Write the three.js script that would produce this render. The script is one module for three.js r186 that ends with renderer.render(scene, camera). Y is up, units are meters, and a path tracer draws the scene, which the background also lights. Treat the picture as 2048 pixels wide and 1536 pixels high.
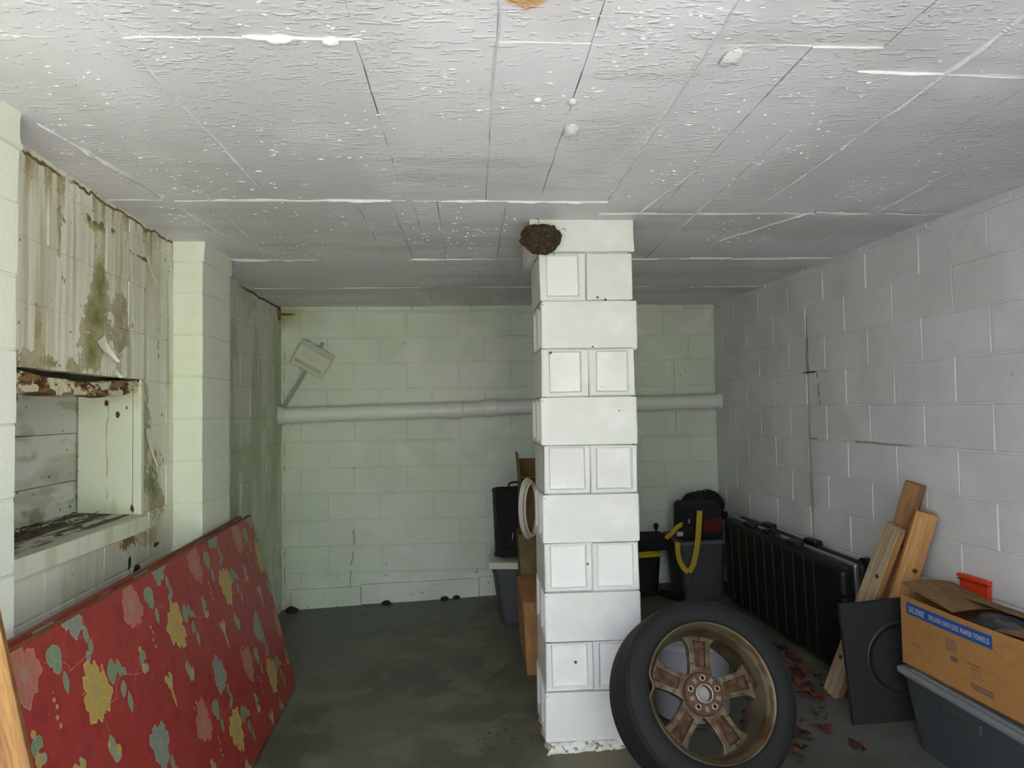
import * as THREE from 'three';
import { mergeGeometries, mergeVertices, toCreasedNormals } from 'three/addons/utils/BufferGeometryUtils.js';
import { RoundedBoxGeometry } from 'three/addons/geometries/RoundedBoxGeometry.js';

// ───────────────────────── camera, sky, sun, exposure ─────────────────────────
const renderer = new THREE.WebGLRenderer({ antialias: true });
renderer.toneMapping = THREE.LinearToneMapping;
renderer.toneMappingExposure = 2.4;
renderer.shadowMap.enabled = true;
const scene = new THREE.Scene();
const camera = new THREE.PerspectiveCamera(2 * Math.atan(768 / 1420) * 180 / Math.PI, 2048 / 1536, 0.05, 200);
camera.position.set(0, 1.5, 0);
camera.rotation.order = 'YXZ';
camera.rotation.set(52 / 1420, -84 / 1420, -0.015);
scene.background = new THREE.Color().setRGB(1.87, 1.95, 2.45);      // bright hazy sky
const sun = new THREE.DirectionalLight(new THREE.Color().setRGB(1, 0.96, 0.89), 24);
sun.position.set(-7, 13, -1.5);
sun.target.position.set(0, 0, 3);
sun.castShadow = true; sun.shadow.mapSize.set(2048, 2048); sun.shadow.radius = 1;
Object.assign(sun.shadow.camera, { left: -16, right: 16, top: 16, bottom: -16, near: 0.5, far: 40 });
scene.add(sun, sun.target);

// ───────────────────────── helpers ─────────────────────────
let seed = 20250;
const rnd = () => { seed = (seed + 0x6D2B79F5) | 0; let t = Math.imul(seed ^ (seed >>> 15), 1 | seed); t = (t + Math.imul(t ^ (t >>> 7), 61 | t)) ^ t; return ((t ^ (t >>> 14)) >>> 0) / 4294967296; };
const rr = (a, b) => a + (b - a) * rnd();
const clamp = (x, a = 0, b = 1) => Math.min(b, Math.max(a, x));
const smooth = (a, b, x) => { const t = clamp((x - a) / (b - a)); return t * t * (3 - 2 * t); };
const mix = (a, b, t) => a + (b - a) * t;
const mix3 = (a, b, t) => [mix(a[0], b[0], t), mix(a[1], b[1], t), mix(a[2], b[2], t)];
const hash = (x, y, s) => { let h = Math.imul(x, 374761393) + Math.imul(y, 668265263) + Math.imul(s, 1274126177) | 0; h = Math.imul(h ^ (h >>> 13), 1274126177); return ((h ^ (h >>> 16)) >>> 0) / 4294967296; };
const noise = (x, y, s = 0) => { const i = Math.floor(x), j = Math.floor(y); let u = x - i, v = y - j; u = u * u * (3 - 2 * u); v = v * v * (3 - 2 * v); return mix(mix(hash(i, j, s), hash(i + 1, j, s), u), mix(hash(i, j + 1, s), hash(i + 1, j + 1, s), u), v); };
const fbm = (x, y, o = 4, s = 0) => { let a = 0, w = 0.5, t = 0; for (let k = 0; k < o; k++) { a += w * noise(x, y, s + k * 17); t += w; x *= 2.03; y *= 2.03; w *= 0.5; } return a / t; };
const taken = {};
const numbered = (n) => { const k = taken[n] = (taken[n] ?? -1) + 1; return k ? n + '_' + String(k).padStart(3, '0') : n; };
const shade = (o) => { o.traverse((m) => { if (m.isMesh) { m.castShadow = true; m.receiveShadow = true; } }); return o; };
const geoOf = (g) => { const list = [g].flat().map((q) => { let k = q.index ? q.toNonIndexed() : q; if (!k.attributes.normal) k.computeVertexNormals(); if (!k.attributes.uv) k.setAttribute('uv', new THREE.Float32BufferAttribute(new Float32Array(k.attributes.position.count * 2), 2)); for (const n of Object.keys(k.attributes)) if (!['position', 'normal', 'uv'].includes(n)) k.deleteAttribute(n); return k; }); return list.length > 1 ? mergeGeometries(list) : list[0]; };
function part(name, g, m, parent) { const o = new THREE.Mesh(geoOf(g), m); o.name = name; o.castShadow = o.receiveShadow = true; parent.add(o); return o; }
function tag(o, label, category, group, kind) { Object.assign(o.userData, { label, category }); if (group) o.userData.group = group; if (kind) o.userData.kind = kind; return o; }
function thing(name, label, category, group) { const o = new THREE.Group(); o.name = numbered(name); scene.add(o); return tag(o, label, category, group); }
function one(name, g, m, label, category, group) { const o = part(numbered(name), g, m, scene); return tag(o, label, category, group); }
function structure(name) { const o = new THREE.Group(); o.name = name; o.userData.kind = 'structure'; scene.add(o); return o; }
const M4 = (p = [0, 0, 0], r = [0, 0, 0], s = [1, 1, 1]) => new THREE.Matrix4().compose(new THREE.Vector3(...p), new THREE.Quaternion().setFromEuler(new THREE.Euler(...r)), new THREE.Vector3(...s));
const bx = (w, h, d, p = [0, 0, 0], r = [0, 0, 0]) => new THREE.BoxGeometry(w, h, d).applyMatrix4(M4(p, r));
const rb = (w, h, d, rad, p = [0, 0, 0], r = [0, 0, 0], seg = 2) => new RoundedBoxGeometry(w, h, d, seg, Math.min(rad, w / 2.01, h / 2.01, d / 2.01)).applyMatrix4(M4(p, r));
const cyl = (r0, r1, h, p = [0, 0, 0], r = [0, 0, 0], n = 24) => new THREE.CylinderGeometry(r0, r1, h, n).applyMatrix4(M4(p, r));
const lathe = (pts, n = 48) => new THREE.LatheGeometry(pts.map((q) => new THREE.Vector2(...q)), n);
const tube = (pts, r, n = 24, rs = 8, closed = false) => new THREE.TubeGeometry(new THREE.CatmullRomCurve3(pts.map((q) => new THREE.Vector3(...q)), closed), n, r, rs, closed);
// uv from a flat projection, in metres
function planarUV(g, a, b, ou = 0, ov = 0) { const p = g.attributes.position, u = new Float32Array(p.count * 2); for (let i = 0; i < p.count; i++) { const q = [p.getX(i), p.getY(i), p.getZ(i)]; u[2 * i] = q[a] + ou; u[2 * i + 1] = q[b] + ov; } g.setAttribute('uv', new THREE.Float32BufferAttribute(u, 2)); return g; }
// uv by the dominant direction of each triangle, in metres
function boxUV(g, k = 1) { g = g.index ? g.toNonIndexed() : g; const p = g.attributes.position, u = new Float32Array(p.count * 2), A = new THREE.Vector3(), B = new THREE.Vector3(), C = new THREE.Vector3(); for (let i = 0; i < p.count; i += 3) { A.fromBufferAttribute(p, i); B.fromBufferAttribute(p, i + 1).sub(A); C.fromBufferAttribute(p, i + 2).sub(A); B.cross(C); const n = [Math.abs(B.x), Math.abs(B.y), Math.abs(B.z)]; const ax = n[0] > n[1] && n[0] > n[2] ? [2, 1] : n[1] > n[2] ? [0, 2] : [0, 1]; for (let j = i; j < i + 3; j++) { const q = [p.getX(j), p.getY(j), p.getZ(j)]; u[2 * j] = q[ax[0]] * k; u[2 * j + 1] = q[ax[1]] * k; } } g.setAttribute('uv', new THREE.Float32BufferAttribute(u, 2)); return g; }
// jitter shared vertices so that edges are not ruler straight
function rough(g, amt, f = 30, s = 0) { const p = g.attributes.position; for (let i = 0; i < p.count; i++) { const x = p.getX(i), y = p.getY(i), z = p.getZ(i); p.setXYZ(i, x + (noise(y * f + 7.3, z * f + x * f * 0.7, s) - 0.5) * 2 * amt, y + (noise(x * f + 3.1, z * f + y * f * 0.7, s + 5) - 0.5) * 2 * amt, z + (noise(x * f + 9.7, y * f + z * f * 0.7, s + 9) - 0.5) * 2 * amt); } g.deleteAttribute('normal'); g = g.index ? g : g; g.computeVertexNormals(); return g; }
// ───────────────────────── textures ─────────────────────────
function dataTex(w, h, fn, srgb, repeatMetres) {      // fn(x, y) with x, y in 0..1, y up; returns grey or [r,g,b] in 0..1
  const d = new Uint8Array(w * h * 4);
  for (let j = 0; j < h; j++) for (let i = 0; i < w; i++) { const c = fn((i + 0.5) / w, (j + 0.5) / h), k = (j * w + i) * 4; if (typeof c === 'number') d[k] = d[k + 1] = d[k + 2] = clamp(c) * 255; else { d[k] = clamp(c[0]) * 255; d[k + 1] = clamp(c[1]) * 255; d[k + 2] = clamp(c[2]) * 255; } d[k + 3] = 255; }
  const t = new THREE.DataTexture(d, w, h, THREE.RGBAFormat);
  t.magFilter = THREE.LinearFilter; t.minFilter = THREE.LinearMipmapLinearFilter; t.generateMipmaps = true; t.wrapS = t.wrapT = THREE.RepeatWrapping;
  if (srgb) t.colorSpace = THREE.SRGBColorSpace;
  if (repeatMetres) t.repeat.set(1 / repeatMetres[0], 1 / repeatMetres[1]);
  t.needsUpdate = true; return t;
}
// map laid over a rectangle of wall: u0..u1 by v0..v1 metres
function wallTex(w, u0, u1, v0, v1, fn, srgb = true) { const h = Math.round(w * (v1 - v0) / (u1 - u0)); const t = dataTex(w, h, (x, y) => fn(mix(u0, u1, x), mix(v0, v1, y)), srgb); t.repeat.set(1 / (u1 - u0), 1 / (v1 - v0)); t.offset.set(-u0 / (u1 - u0), -v0 / (v1 - v0)); return t; }
function per(x, y, n, o, s) { // tileable fbm, n cells across
  let a = 0, w = 0.5, t = 0; for (let k = 0; k < o; k++) { const X = x * n, Y = y * n, i = Math.floor(X), j = Math.floor(Y); let u = X - i, v = Y - j; u = u * u * (3 - 2 * u); v = v * v * (3 - 2 * v); const q = (p, r) => hash(((p % n) + n) % n, ((r % n) + n) % n, s + k); a += w * mix(mix(q(i, j), q(i + 1, j), u), mix(q(i, j + 1), q(i + 1, j + 1), u), v); t += w; w *= 0.55; n *= 2; } return a / t; }
const canvasTex = (w, h, draw) => { const c = document.createElement('canvas'); c.width = w; c.height = h; const g = c.getContext('2d'); draw(g, w, h); const t = new THREE.CanvasTexture(c); t.colorSpace = THREE.SRGBColorSpace; t.anisotropy = 8; return t; };
const std = (o) => new THREE.MeshStandardMaterial({ roughness: 0.8, metalness: 0, ...o });
// ───────────────────────── measures of the place ─────────────────────────
const H = 2.33;                                            // ceiling height
const floorY = (x, z) => -0.052 + 0.043 * x - 0.022 * z;   // the slab falls to the left
const floorTilt = new THREE.Quaternion().setFromUnitVectors(new THREE.Vector3(0, 1, 0), new THREE.Vector3(-0.043, 1, 0.022).normalize());
function stand(o, x, z, turn = 0, lift = 0) { o.position.set(x, floorY(x, z) + lift, z); o.quaternion.copy(floorTilt).multiply(new THREE.Quaternion().setFromAxisAngle(new THREE.Vector3(0, 1, 0), turn)); return o; }
const FRONT = -0.35, BACK = -5.55;

// paint: brushed masonry grain
const grainTex = dataTex(512, 512, (x, y) => 0.55 * per(x, y, 24, 4, 3) + 0.45 * per(x, y, 90, 2, 8), false, [0.55, 0.55]);
const grain = (k = 1) => { const t = grainTex.clone(); t.repeat.multiplyScalar(k); t.needsUpdate = true; return t; };

// back wall: white paint, thin dirt, chips, brown corner
const backTex = wallTex(1024, -1.5, 2.05, 0, 2.4, (u, v) => {
  let c = [0.86, 0.86, 0.85];
  const m = fbm(u * 3, v * 3, 5, 11); c = mix3(c, [0.80, 0.81, 0.79], smooth(0.45, 0.7, m));
  const g = fbm(u * 1.3 + 4, v * 1.3, 5, 41) * (0.6 + 0.8 * fbm(u * 9, v * 9, 3, 44)); c = mix3(c, [0.78, 0.82, 0.75], 0.6 * smooth(0.3, 0.62, g));
  const chip = fbm(u * 24, v * 24, 3, 71); if (v < 0.36) c = mix3(c, [0.48, 0.50, 0.42], 0.8 * smooth(0.83, 0.86, chip));
  c = mix3(c, [0.35, 0.35, 0.33], 0.6 * smooth(0.93, 0.96, fbm(u * 30, v * 30, 2, 91)));
  const cr = Math.abs(u + 0.92 + 0.02 * Math.sin(v * 9) + 0.02 * (fbm(v * 12, 3, 2, 5) - 0.5)); if (v > 0.17 && v < 0.6) c = mix3(c, [0.36, 0.4, 0.33], 0.8 * smooth(0.005, 0.001, cr) * smooth(0.35, 0.5, noise(v * 22, 1, 6)));
  const tl = smooth(0.16, 0.0, Math.abs(v - 2.26 + 0.02 * noise(u * 20, 0, 3))) * smooth(-1.05, -1.42, u + 0.3 * (fbm(u * 8, v * 8, 3, 2) - 0.5)); c = mix3(c, [0.62, 0.57, 0.40], 0.7 * tl);
  c = mix3(c, [0.24, 0.17, 0.09], smooth(0.010, 0.002, Math.abs(v - 2.262 - 0.004 * (noise(u * 30, 0, 8) - 0.5))) * smooth(-1.1, -1.3, u + 0.25 * noise(u * 12, 9, 4)));
  c = mix3(c, [0.40, 0.36, 0.25], 0.55 * smooth(0.006, 0.001, Math.abs(u + 1.427 + 0.008 * (noise(v * 25, 2, 3) - 0.5))) * smooth(0.3, 0.8, fbm(v * 14, 5, 3, 9)));
  return c;
});
// right wall: u runs from the back corner toward the opening
const rightTex = wallTex(1024, 0, 5.4, 0, 2.4, (u, v) => {
  let c = [0.84, 0.84, 0.845];
  c = mix3(c, [0.80, 0.80, 0.80], smooth(0.35, 0.75, fbm(u * 5, v * 5, 5, 13)));
  c = mix3(c, [0.40, 0.40, 0.40], 0.6 * smooth(0.94, 0.96, fbm(u * 30, v * 30, 2, 93)));
  const ru = u - 1.40 + 0.03 * (v - 1.4) * 0.3, w = 0.010 + 0.016 * smooth(2.03, 1.7, v) * smooth(1.66, 1.7, v) + 0.02 * smooth(1.7, 0.9, v);
  if (v < 2.035 && v > 0.55) { const a = smooth(w, w * 0.15, Math.abs(ru + 0.006 * (noise(v * 14, 2, 3) - 0.5))) * (0.45 + 0.55 * noise(v * 9, u * 60, 4)) * (v > 1.69 ? 1 : 0.62) * smooth(0.55, 1.0, v); c = mix3(c, [0.48, 0.36, 0.18], 0.85 * a); }
  c = mix3(c, [0.18, 0.11, 0.05], smooth(0.006, 0.002, Math.abs(v - 1.70 + 0.02 * (u - 1.4))) * smooth(0.09, 0.05, Math.abs(u - 1.41)));
  if (v > 1.29 && v < 1.7) { const d = Math.abs(u - 1.50 - 0.3 * (1.7 - v) * 0.35); c = mix3(c, [0.3, 0.26, 0.22], 0.8 * smooth(0.006, 0.002, d) * smooth(0.35, 0.5, noise(v * 60, 3, 7)) * smooth(1.49, 1.52, v)); }
  c = mix3(c, [0.32, 0.3, 0.28], 0.7 * smooth(0.005, 0.0015, Math.abs(v - 1.302 - 0.006 * (noise(u * 8, 1, 2) - 0.5))) * smooth(1.38, 1.42, u) * smooth(2.35, 2.2, u) * smooth(0.25, 0.45, noise(u * 12, 1, 5)));
  return c;
});
// left bay with the old window: peeling paint, algae, run marks
const leftTex = wallTex(1280, -0.05, 1.55, 0, 2.4, (u, v) => {
  const n1 = fbm(u * 9, v * 9, 5, 51), n2 = fbm(u * 26, v * 26, 4, 57), n3 = noise(u * 130, v * 130, 59);
  let c = mix3([0.88, 0.88, 0.82], [0.80, 0.79, 0.70], smooth(0.40, 0.72, fbm(u * 5, v * 2.4, 5, 21)));
  const up = v > 1.62 ? 1 : v > 1.05 ? 0.5 : 0.3;
  c = mix3(c, [0.70, 0.66, 0.53], 0.6 * up * smooth(0.52, 0.74, fbm(u * 34, v * 1.1 + 0.2 * n1, 4, 31)));
  c = mix3(c, [0.90, 0.90, 0.86], 0.8 * up * smooth(0.56, 0.70, fbm(u * 46, v * 1.6, 3, 37)));
  const patch = (pu, pv, su, sv) => 1 - Math.hypot((u - pu) / su, (v - pv) / sv) + 1.7 * (n1 - 0.5) + 1.2 * (n2 - 0.5) + 0.3 * (n3 - 0.5);
  let bareA = 0, green = 0;
  for (const [pu, pv, su, sv] of [[0.72, 1.99, 0.06, 0.16], [0.70, 1.86, 0.13, 0.09], [0.66, 1.73, 0.10, 0.10], [0.90, 1.87, 0.07, 0.17], [1.135, 1.38, 0.05, 0.26], [1.24, 1.12, 0.14, 0.17], [1.22, 0.98, 0.09, 0.07], [0.36, 1.67, 0.24, 0.045], [0.42, 2.12, 0.02, 0.14], [0.30, 1.75, 0.02, 0.09]]) bareA = Math.max(bareA, smooth(0.15, 0.22, patch(pu, pv, su, sv)), 0);
  for (const [pu, pv, su, sv] of [[0.72, 2.0, 0.045, 0.13], [0.70, 1.87, 0.10, 0.05], [0.655, 1.74, 0.05, 0.09], [1.23, 1.17, 0.09, 0.15], [0.72, 2.20, 0.17, 0.03], [0.40, 1.675, 0.12, 0.03]]) green = Math.max(green, smooth(0.1, 0.75, patch(pu, pv, su, sv)));
  const rimA = bareA * (1 - bareA) * 4;
  c = mix3(c, mix3([0.60, 0.56, 0.44], [0.71, 0.67, 0.56], smooth(0.3, 0.7, n2)), bareA * 0.92); c = mix3(c, [0.93, 0.93, 0.89], 0.5 * rimA);
  c = mix3(c, mix3([0.38, 0.45, 0.22], [0.56, 0.57, 0.34], smooth(0.3, 0.7, n2)), 0.8 * green);
  // mould and drips along the ceiling joint
  const j = v - 2.312 + 0.05 * (n1 - 0.5) + 0.02 * (n2 - 0.5); c = mix3(c, [0.33, 0.25, 0.11], 0.9 * smooth(0.009, 0.002, Math.abs(j)) * smooth(0.25, 0.4, noise(u * 11, 1, 61)));
  const dl = noise(u * 38, 7, 73); if (dl > 0.5 && v < 2.31) c = mix3(c, [0.52, 0.43, 0.24], 0.75 * smooth(0.5, 0.75, dl) * smooth(2.31 - 0.32 * (dl - 0.4) * noise(u * 9, 3, 75) * 2, 2.31, v) * (0.5 + 0.5 * n3));
  c = mix3(c, [0.36, 0.27, 0.12], 0.8 * smooth(0.25, 0.45, patch(0.75, 2.215, 0.2, 0.018)) * smooth(0.45, 0.6, n2)); c = mix3(c, [0.40, 0.27, 0.13], 0.8 * smooth(0.3, 0.5, patch(1.08, 2.17, 0.16, 0.014)));
  c = mix3(c, [0.44, 0.35, 0.2], 0.8 * smooth(0.80, 0.84, fbm(u * 40, v * 24, 3, 67)) * up);
  if (v < 1.06) { c = mix3(c, [0.50, 0.35, 0.18], 0.85 * smooth(0.3, 0.6, patch(0.95, 0.99, 0.13, 0.07))); for (const [pu, pv, ru, rv] of [[0.985, 0.90, .014, .025], [1.045, 0.865, .03, .018], [1.26, 0.93, .025, .01]]) c = mix3(c, [0.15, 0.11, 0.07], smooth(0.35, 0.6, 1 - Math.hypot((u - pu) / ru, (v - pv) / rv) + 1.6 * (n2 - 0.5) + 0.5)); }
  return c;
});
const farLeftTex = wallTex(768, 0, 1.8, 0, 2.4, (u, v) => {
  let c = [0.80, 0.81, 0.76]; const n1 = fbm(u * 7, v * 7, 5, 151), n2 = fbm(u * 19, v * 19, 4, 157);
  c = mix3(c, [0.70, 0.72, 0.64], smooth(0.45, 0.7, fbm(u * 8, v * 1.2, 4, 161)));
  c = mix3(c, [0.66, 0.71, 0.56], 0.6 * smooth(0.55, 0.7, fbm(u * 5, v * 4, 4, 171)));
  const tr = smooth(0.5, 0.75, 1 - Math.hypot((u - 1.7) / 0.35, (v - 2.3) / 0.28) + 0.8 * (n1 - 0.5)); c = mix3(c, [0.48, 0.42, 0.27], 0.8 * tr);
  c = mix3(c, [0.20, 0.15, 0.08], smooth(0.012, 0.003, Math.abs(v - 2.31 + 0.02 * n1)) * smooth(0.6, 0.95, u));
  c = mix3(c, [0.22, 0.16, 0.08], tr * smooth(0.62, 0.68, n2));
  c = mix3(c, [0.3, 0.27, 0.18], 0.7 * smooth(0.84, 0.88, fbm(u * 30, v * 30, 3, 167)));
  return c;
});
const plainTex = dataTex(512, 512, (x, y) => { let c = [0.87, 0.87, 0.865]; c = mix3(c, [0.82, 0.82, 0.81], smooth(0.45, 0.7, per(x, y, 5, 5, 81))); return mix3(c, [0.45, 0.44, 0.42], 0.6 * smooth(0.88, 0.9, per(x, y, 44, 3, 85))); }, true, [1.3, 1.3]);
const pierTex = dataTex(512, 512, (x, y) => { let c = [0.87, 0.88, 0.83]; c = mix3(c, [0.81, 0.82, 0.74], smooth(0.45, 0.7, per(x, y, 5, 5, 181))); return mix3(c, [0.45, 0.42, 0.34], 0.6 * smooth(0.88, 0.9, per(x, y, 44, 3, 185))); }, true, [1.3, 1.3]);
const paint = (map, bump = 0.0022) => std({ map, roughness: 0.62, bumpMap: grain(1), bumpScale: bump });
const M = { back: paint(backTex), right: paint(rightTex), left: paint(leftTex, 0.003), farLeft: paint(farLeftTex, 0.003), plain: paint(plainTex), pier: paint(pierTex) };

// ───────────────────────── block walls ─────────────────────────
function blockGeo(u0, u1, v0, v1, d, bev = 0.005, jit = 0.0015) {
  const j = () => rr(-jit, jit), cs = [[u0, v0], [u1, v0], [u1, v1], [u0, v1]], cu = (u0 + u1) / 2, cv = (v0 + v1) / 2;
  const inn = cs.map(([u, v]) => [u + Math.sign(cu - u) * bev + j(), v + Math.sign(cv - v) * bev + j(), j()]);
  const out = cs.map(([u, v]) => [u + j() * 0.5, v + j() * 0.5, -bev]), bk = cs.map(([u, v]) => [u, v, -d]), P = [];
  const quad = (a, b, c, e) => P.push(...a, ...b, ...c, ...a, ...c, ...e);
  quad(inn[0], inn[1], inn[2], inn[3]);
  for (let k = 0; k < 4; k++) { const n = (k + 1) % 4; quad(out[k], out[n], inn[n], inn[k]); quad(bk[k], bk[n], out[n], out[k]); }
  let g = new THREE.BufferGeometry(); g.setAttribute('position', new THREE.Float32BufferAttribute(P, 3));
  planarUV(g, 0, 1); g.computeVertexNormals(); return g;
}
// rows: [v0, v1, first joint]; each block is a part of its wall
function blockWall(wall, rows, u0, u1, m, { L = 0.406, gap = 0.006, d = 0.05, bev = 0.005, holes = [], wob = 0.0014 } = {}) {
  for (const [v0, v1, start] of rows) {
    for (let u = start - Math.ceil((start - u0) / L) * L; u < u1; u += L) {
      const a = Math.max(u, u0) + gap / 2, b = Math.min(u + L, u1) - gap / 2; if (b - a < 0.012) continue;
      let spans = [[a, b]];
      for (const [h0, h1, w0, w1] of holes) if (v0 < w1 - 0.01 && v1 > w0 + 0.01) spans = spans.flatMap(([p, q]) => [[p, Math.min(q, h0)], [Math.max(p, h1), q]].filter(([x, y]) => y - x > 0.02 && (y <= h0 || x >= h1)));
      for (const [p, q] of spans) { const cu = (p + q) / 2, cv = (v0 + v1) / 2, g = blockGeo(p, q, v0 + gap / 2, v1 - gap / 2, d, bev); g.translate(-cu, -cv, 0); const o = part('block', g, m, wall); o.position.set(cu, cv, rr(-wob, wob)); o.rotation.set(rr(-1, 1) * 0.006, rr(-1, 1) * 0.004, rr(-1, 1) * 0.003); }
    }
  }
}
const slab = (u0, u1, v0, v1, d, front = -0.0035) => planarUV(bx(u1 - u0, v1 - v0, d, [(u0 + u1) / 2, (v0 + v1) / 2, front - d / 2]), 0, 1);
const rowsFrom = (vs, j0, L = 0.406) => vs.slice(0, -1).map((v, k) => [v, vs[k + 1], j0 + (k % 2) * L / 2]);

const wallBack = structure('wall_back'); wallBack.position.set(0, 0, BACK);
part('mortar', slab(-1.75, 2.3, -0.25, 2.6, 0.2, -0.005), M.back, wallBack);
blockWall(wallBack, rowsFrom([-0.131, 0.07, 0.271, 0.472, 0.673, 0.874, 1.075, 1.276, 1.477, 1.678, 1.879, 2.08, 2.275], 0.115), -1.6, 2.12, M.back, { gap: 0.008 });
// parged strip under the slab, in uneven lengths
{ let u = -1.46; while (u < 2.0) { const w = rr(0.25, 0.6); const o = part('parge_strip', blockGeo(u, Math.min(u + w, 2.02), 2.28 + rr(-0.003, 0.006), H + 0.02, 0.05, 0.008, 0.004), M.back, wallBack); o.position.z = rr(0.002, 0.012); u += w + 0.002; } }

const wallRight = structure('wall_right'); wallRight.position.set(1.95, 0, BACK); wallRight.rotation.set(0, -(Math.PI / 2 - 0.0565), 0);
part('mortar', slab(-0.25, 5.25, -0.2, 2.6, 0.2), M.right, wallRight);
blockWall(wallRight, rowsFrom([-0.1, 0.1, 0.3, 0.5, 0.7, 0.9, 1.1, 1.3, 1.5, 1.7, 1.9, 2.1, 2.29], 0.17), 0, 5.2, M.right);
{ let u = 0; while (u < 5.1) { const w = rr(0.2, 0.6); const o = part('parge_strip', blockGeo(u, Math.min(u + w, 5.2), 2.295 + rr(-0.004, 0.004), H + 0.02, 0.05, 0.008, 0.004), M.right, wallRight); o.position.z = rr(0.001, 0.008); u += w + 0.002; } }

// left wall: near bay with the window opening, pier, far bay, jamb pier by the opening
const WIN = [0.02, 1.085, 1.085, 1.65];                     // opening in wall coordinates: u0 u1 v0 v1
const wallLeft = structure('wall_left'); wallLeft.position.set(-1.335, 0, -2.0); wallLeft.rotation.y = Math.PI / 2 + 0.0483;
part('mortar', [slab(-0.7, WIN[0], -0.3, 2.6, 0.33), slab(WIN[1], 1.6, -0.3, 2.6, 0.33), slab(WIN[0], WIN[1], -0.3, WIN[2], 0.33), slab(WIN[0], WIN[1], WIN[3] + 0.045, 2.6, 0.33)], M.left, wallLeft);
blockWall(wallLeft, rowsFrom([-0.12, 0.08, 0.28, 0.48, 0.68, 0.88, 1.085, 1.272, 1.46, 1.65, 1.85, 2.05, 2.25, 2.33], 0.15), -0.05, 1.5, M.left, { holes: [WIN], gap: 0.004, bev: 0.003 });
const wallFar = structure('wall_left_far'); wallFar.position.set(-1.412, 0, -3.80); wallFar.rotation.y = Math.PI / 2 + 0.02;
part('mortar', slab(-0.2, 1.95, -0.3, 2.6, 0.2), M.farLeft, wallFar);
blockWall(wallFar, rowsFrom([-0.13, 0.07, 0.271, 0.472, 0.673, 0.874, 1.075, 1.276, 1.477, 1.678, 1.879, 2.08, 2.32], 0.1), 0, 1.78, M.farLeft, { gap: 0.007 });

// piers: the front block face and the side block face of every course
function pier(name, x0, x1, z0, z1, rows, cap) {           // z0 nearer the camera
  const g = structure(name); const w = x1 - x0, d = z0 - z1;
  part('core', boxUV(bx(w - 0.008, 2.5, d - 0.008, [(x0 + x1) / 2, 1.08, (z0 + z1) / 2])), M.pier, g);
  rows.slice(0, -1).forEach((v, k) => {
    const b = part('block', boxUV(rough(rb(w + rr(-0.002, 0.003), rows[k + 1] - v - 0.005, d + rr(-0.002, 0.003), 0.006), 0.002, 25, k)), M.pier, g); b.position.set((x0 + x1) / 2, (v + rows[k + 1]) / 2, (z0 + z1) / 2);
  });
  return g;
}
const pr = [-0.12, 0.075, 0.276, 0.477, 0.678, 0.879, 1.08, 1.281, 1.482, 1.683, 1.884, 2.085, 2.235];
pier('wall_left_pier', -1.47, -1.27, -3.455, -3.842, pr);
pier('wall_left_jamb', -1.47, -1.222, FRONT - 0.0, -1.992, pr);
// rubbed concrete caps between pier and slab
for (const [name, x0, x1, z0, z1] of [['trim_1', -1.47, -1.262, -3.45, -3.85], ['trim_2', -1.47, -1.212, FRONT, -1.985]]) { const g = structure(name); const o = part('concrete_cap', boxUV(rough(new THREE.BoxGeometry(x1 - x0, 0.11, z0 - z1, 8, 4, 12), 0.006, 22, 3)), M.pier, g); o.position.set((x0 + x1) / 2, 2.285, (z0 + z1) / 2); }
// ───────────────────────── floor ─────────────────────────
const floorTex = wallTex(1024, -1.6, 2.4, -0.2, 5.8, (u, v) => {      // v = distance from the opening side
  let c = [0.36, 0.37, 0.30]; const n = fbm(u * 2.2, v * 2.2, 6, 201), m = fbm(u * 6 + 3, v * 6, 5, 211);
  c = mix3(c, [0.30, 0.305, 0.255], smooth(0.42, 0.62, n)); c = mix3(c, [0.43, 0.42, 0.34], 0.7 * smooth(0.5, 0.68, m));
  c = mix3(c, [0.37, 0.38, 0.36], 0.8 * smooth(0.5, 0.62, fbm(u * 1.1 + 9, v * 0.7, 4, 231)));
  c = mix3(c, [0.20, 0.19, 0.15], 0.6 * smooth(0.78, 0.83, fbm(u * 30, v * 30, 3, 221)));
  c = mix3(c, [0.42, 0.37, 0.27], 0.6 * smooth(0.55, 0.7, fbm(u * 5, v * 5, 4, 241)) * smooth(0.9, 0.3, Math.hypot(u - 0.35, v - 2.7)));
  return c;
});
const M_floor = std({ map: floorTex, roughness: 0.55, bumpMap: grain(0.6), bumpScale: 0.002 });
const floorGroup = structure('floor');
{ const g = floorGroup; const w = 4.2, d = 5.6; const q = new THREE.BoxGeometry(w, 0.15, d, 1, 1, 1).translate(0.35, -0.075, FRONT - d / 2);
  const p = q.attributes.position; for (let i = 0; i < p.count; i++) p.setY(i, p.getY(i) + floorY(p.getX(i), p.getZ(i)));
  const k = q.toNonIndexed(); k.computeVertexNormals(); const uv = new Float32Array(k.attributes.position.count * 2); for (let i = 0; i < uv.length / 2; i++) { uv[2 * i] = k.attributes.position.getX(i); uv[2 * i + 1] = FRONT - k.attributes.position.getZ(i); } k.setAttribute('uv', new THREE.Float32BufferAttribute(uv, 2));
  part('slab', k, M_floor, g); }

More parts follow.
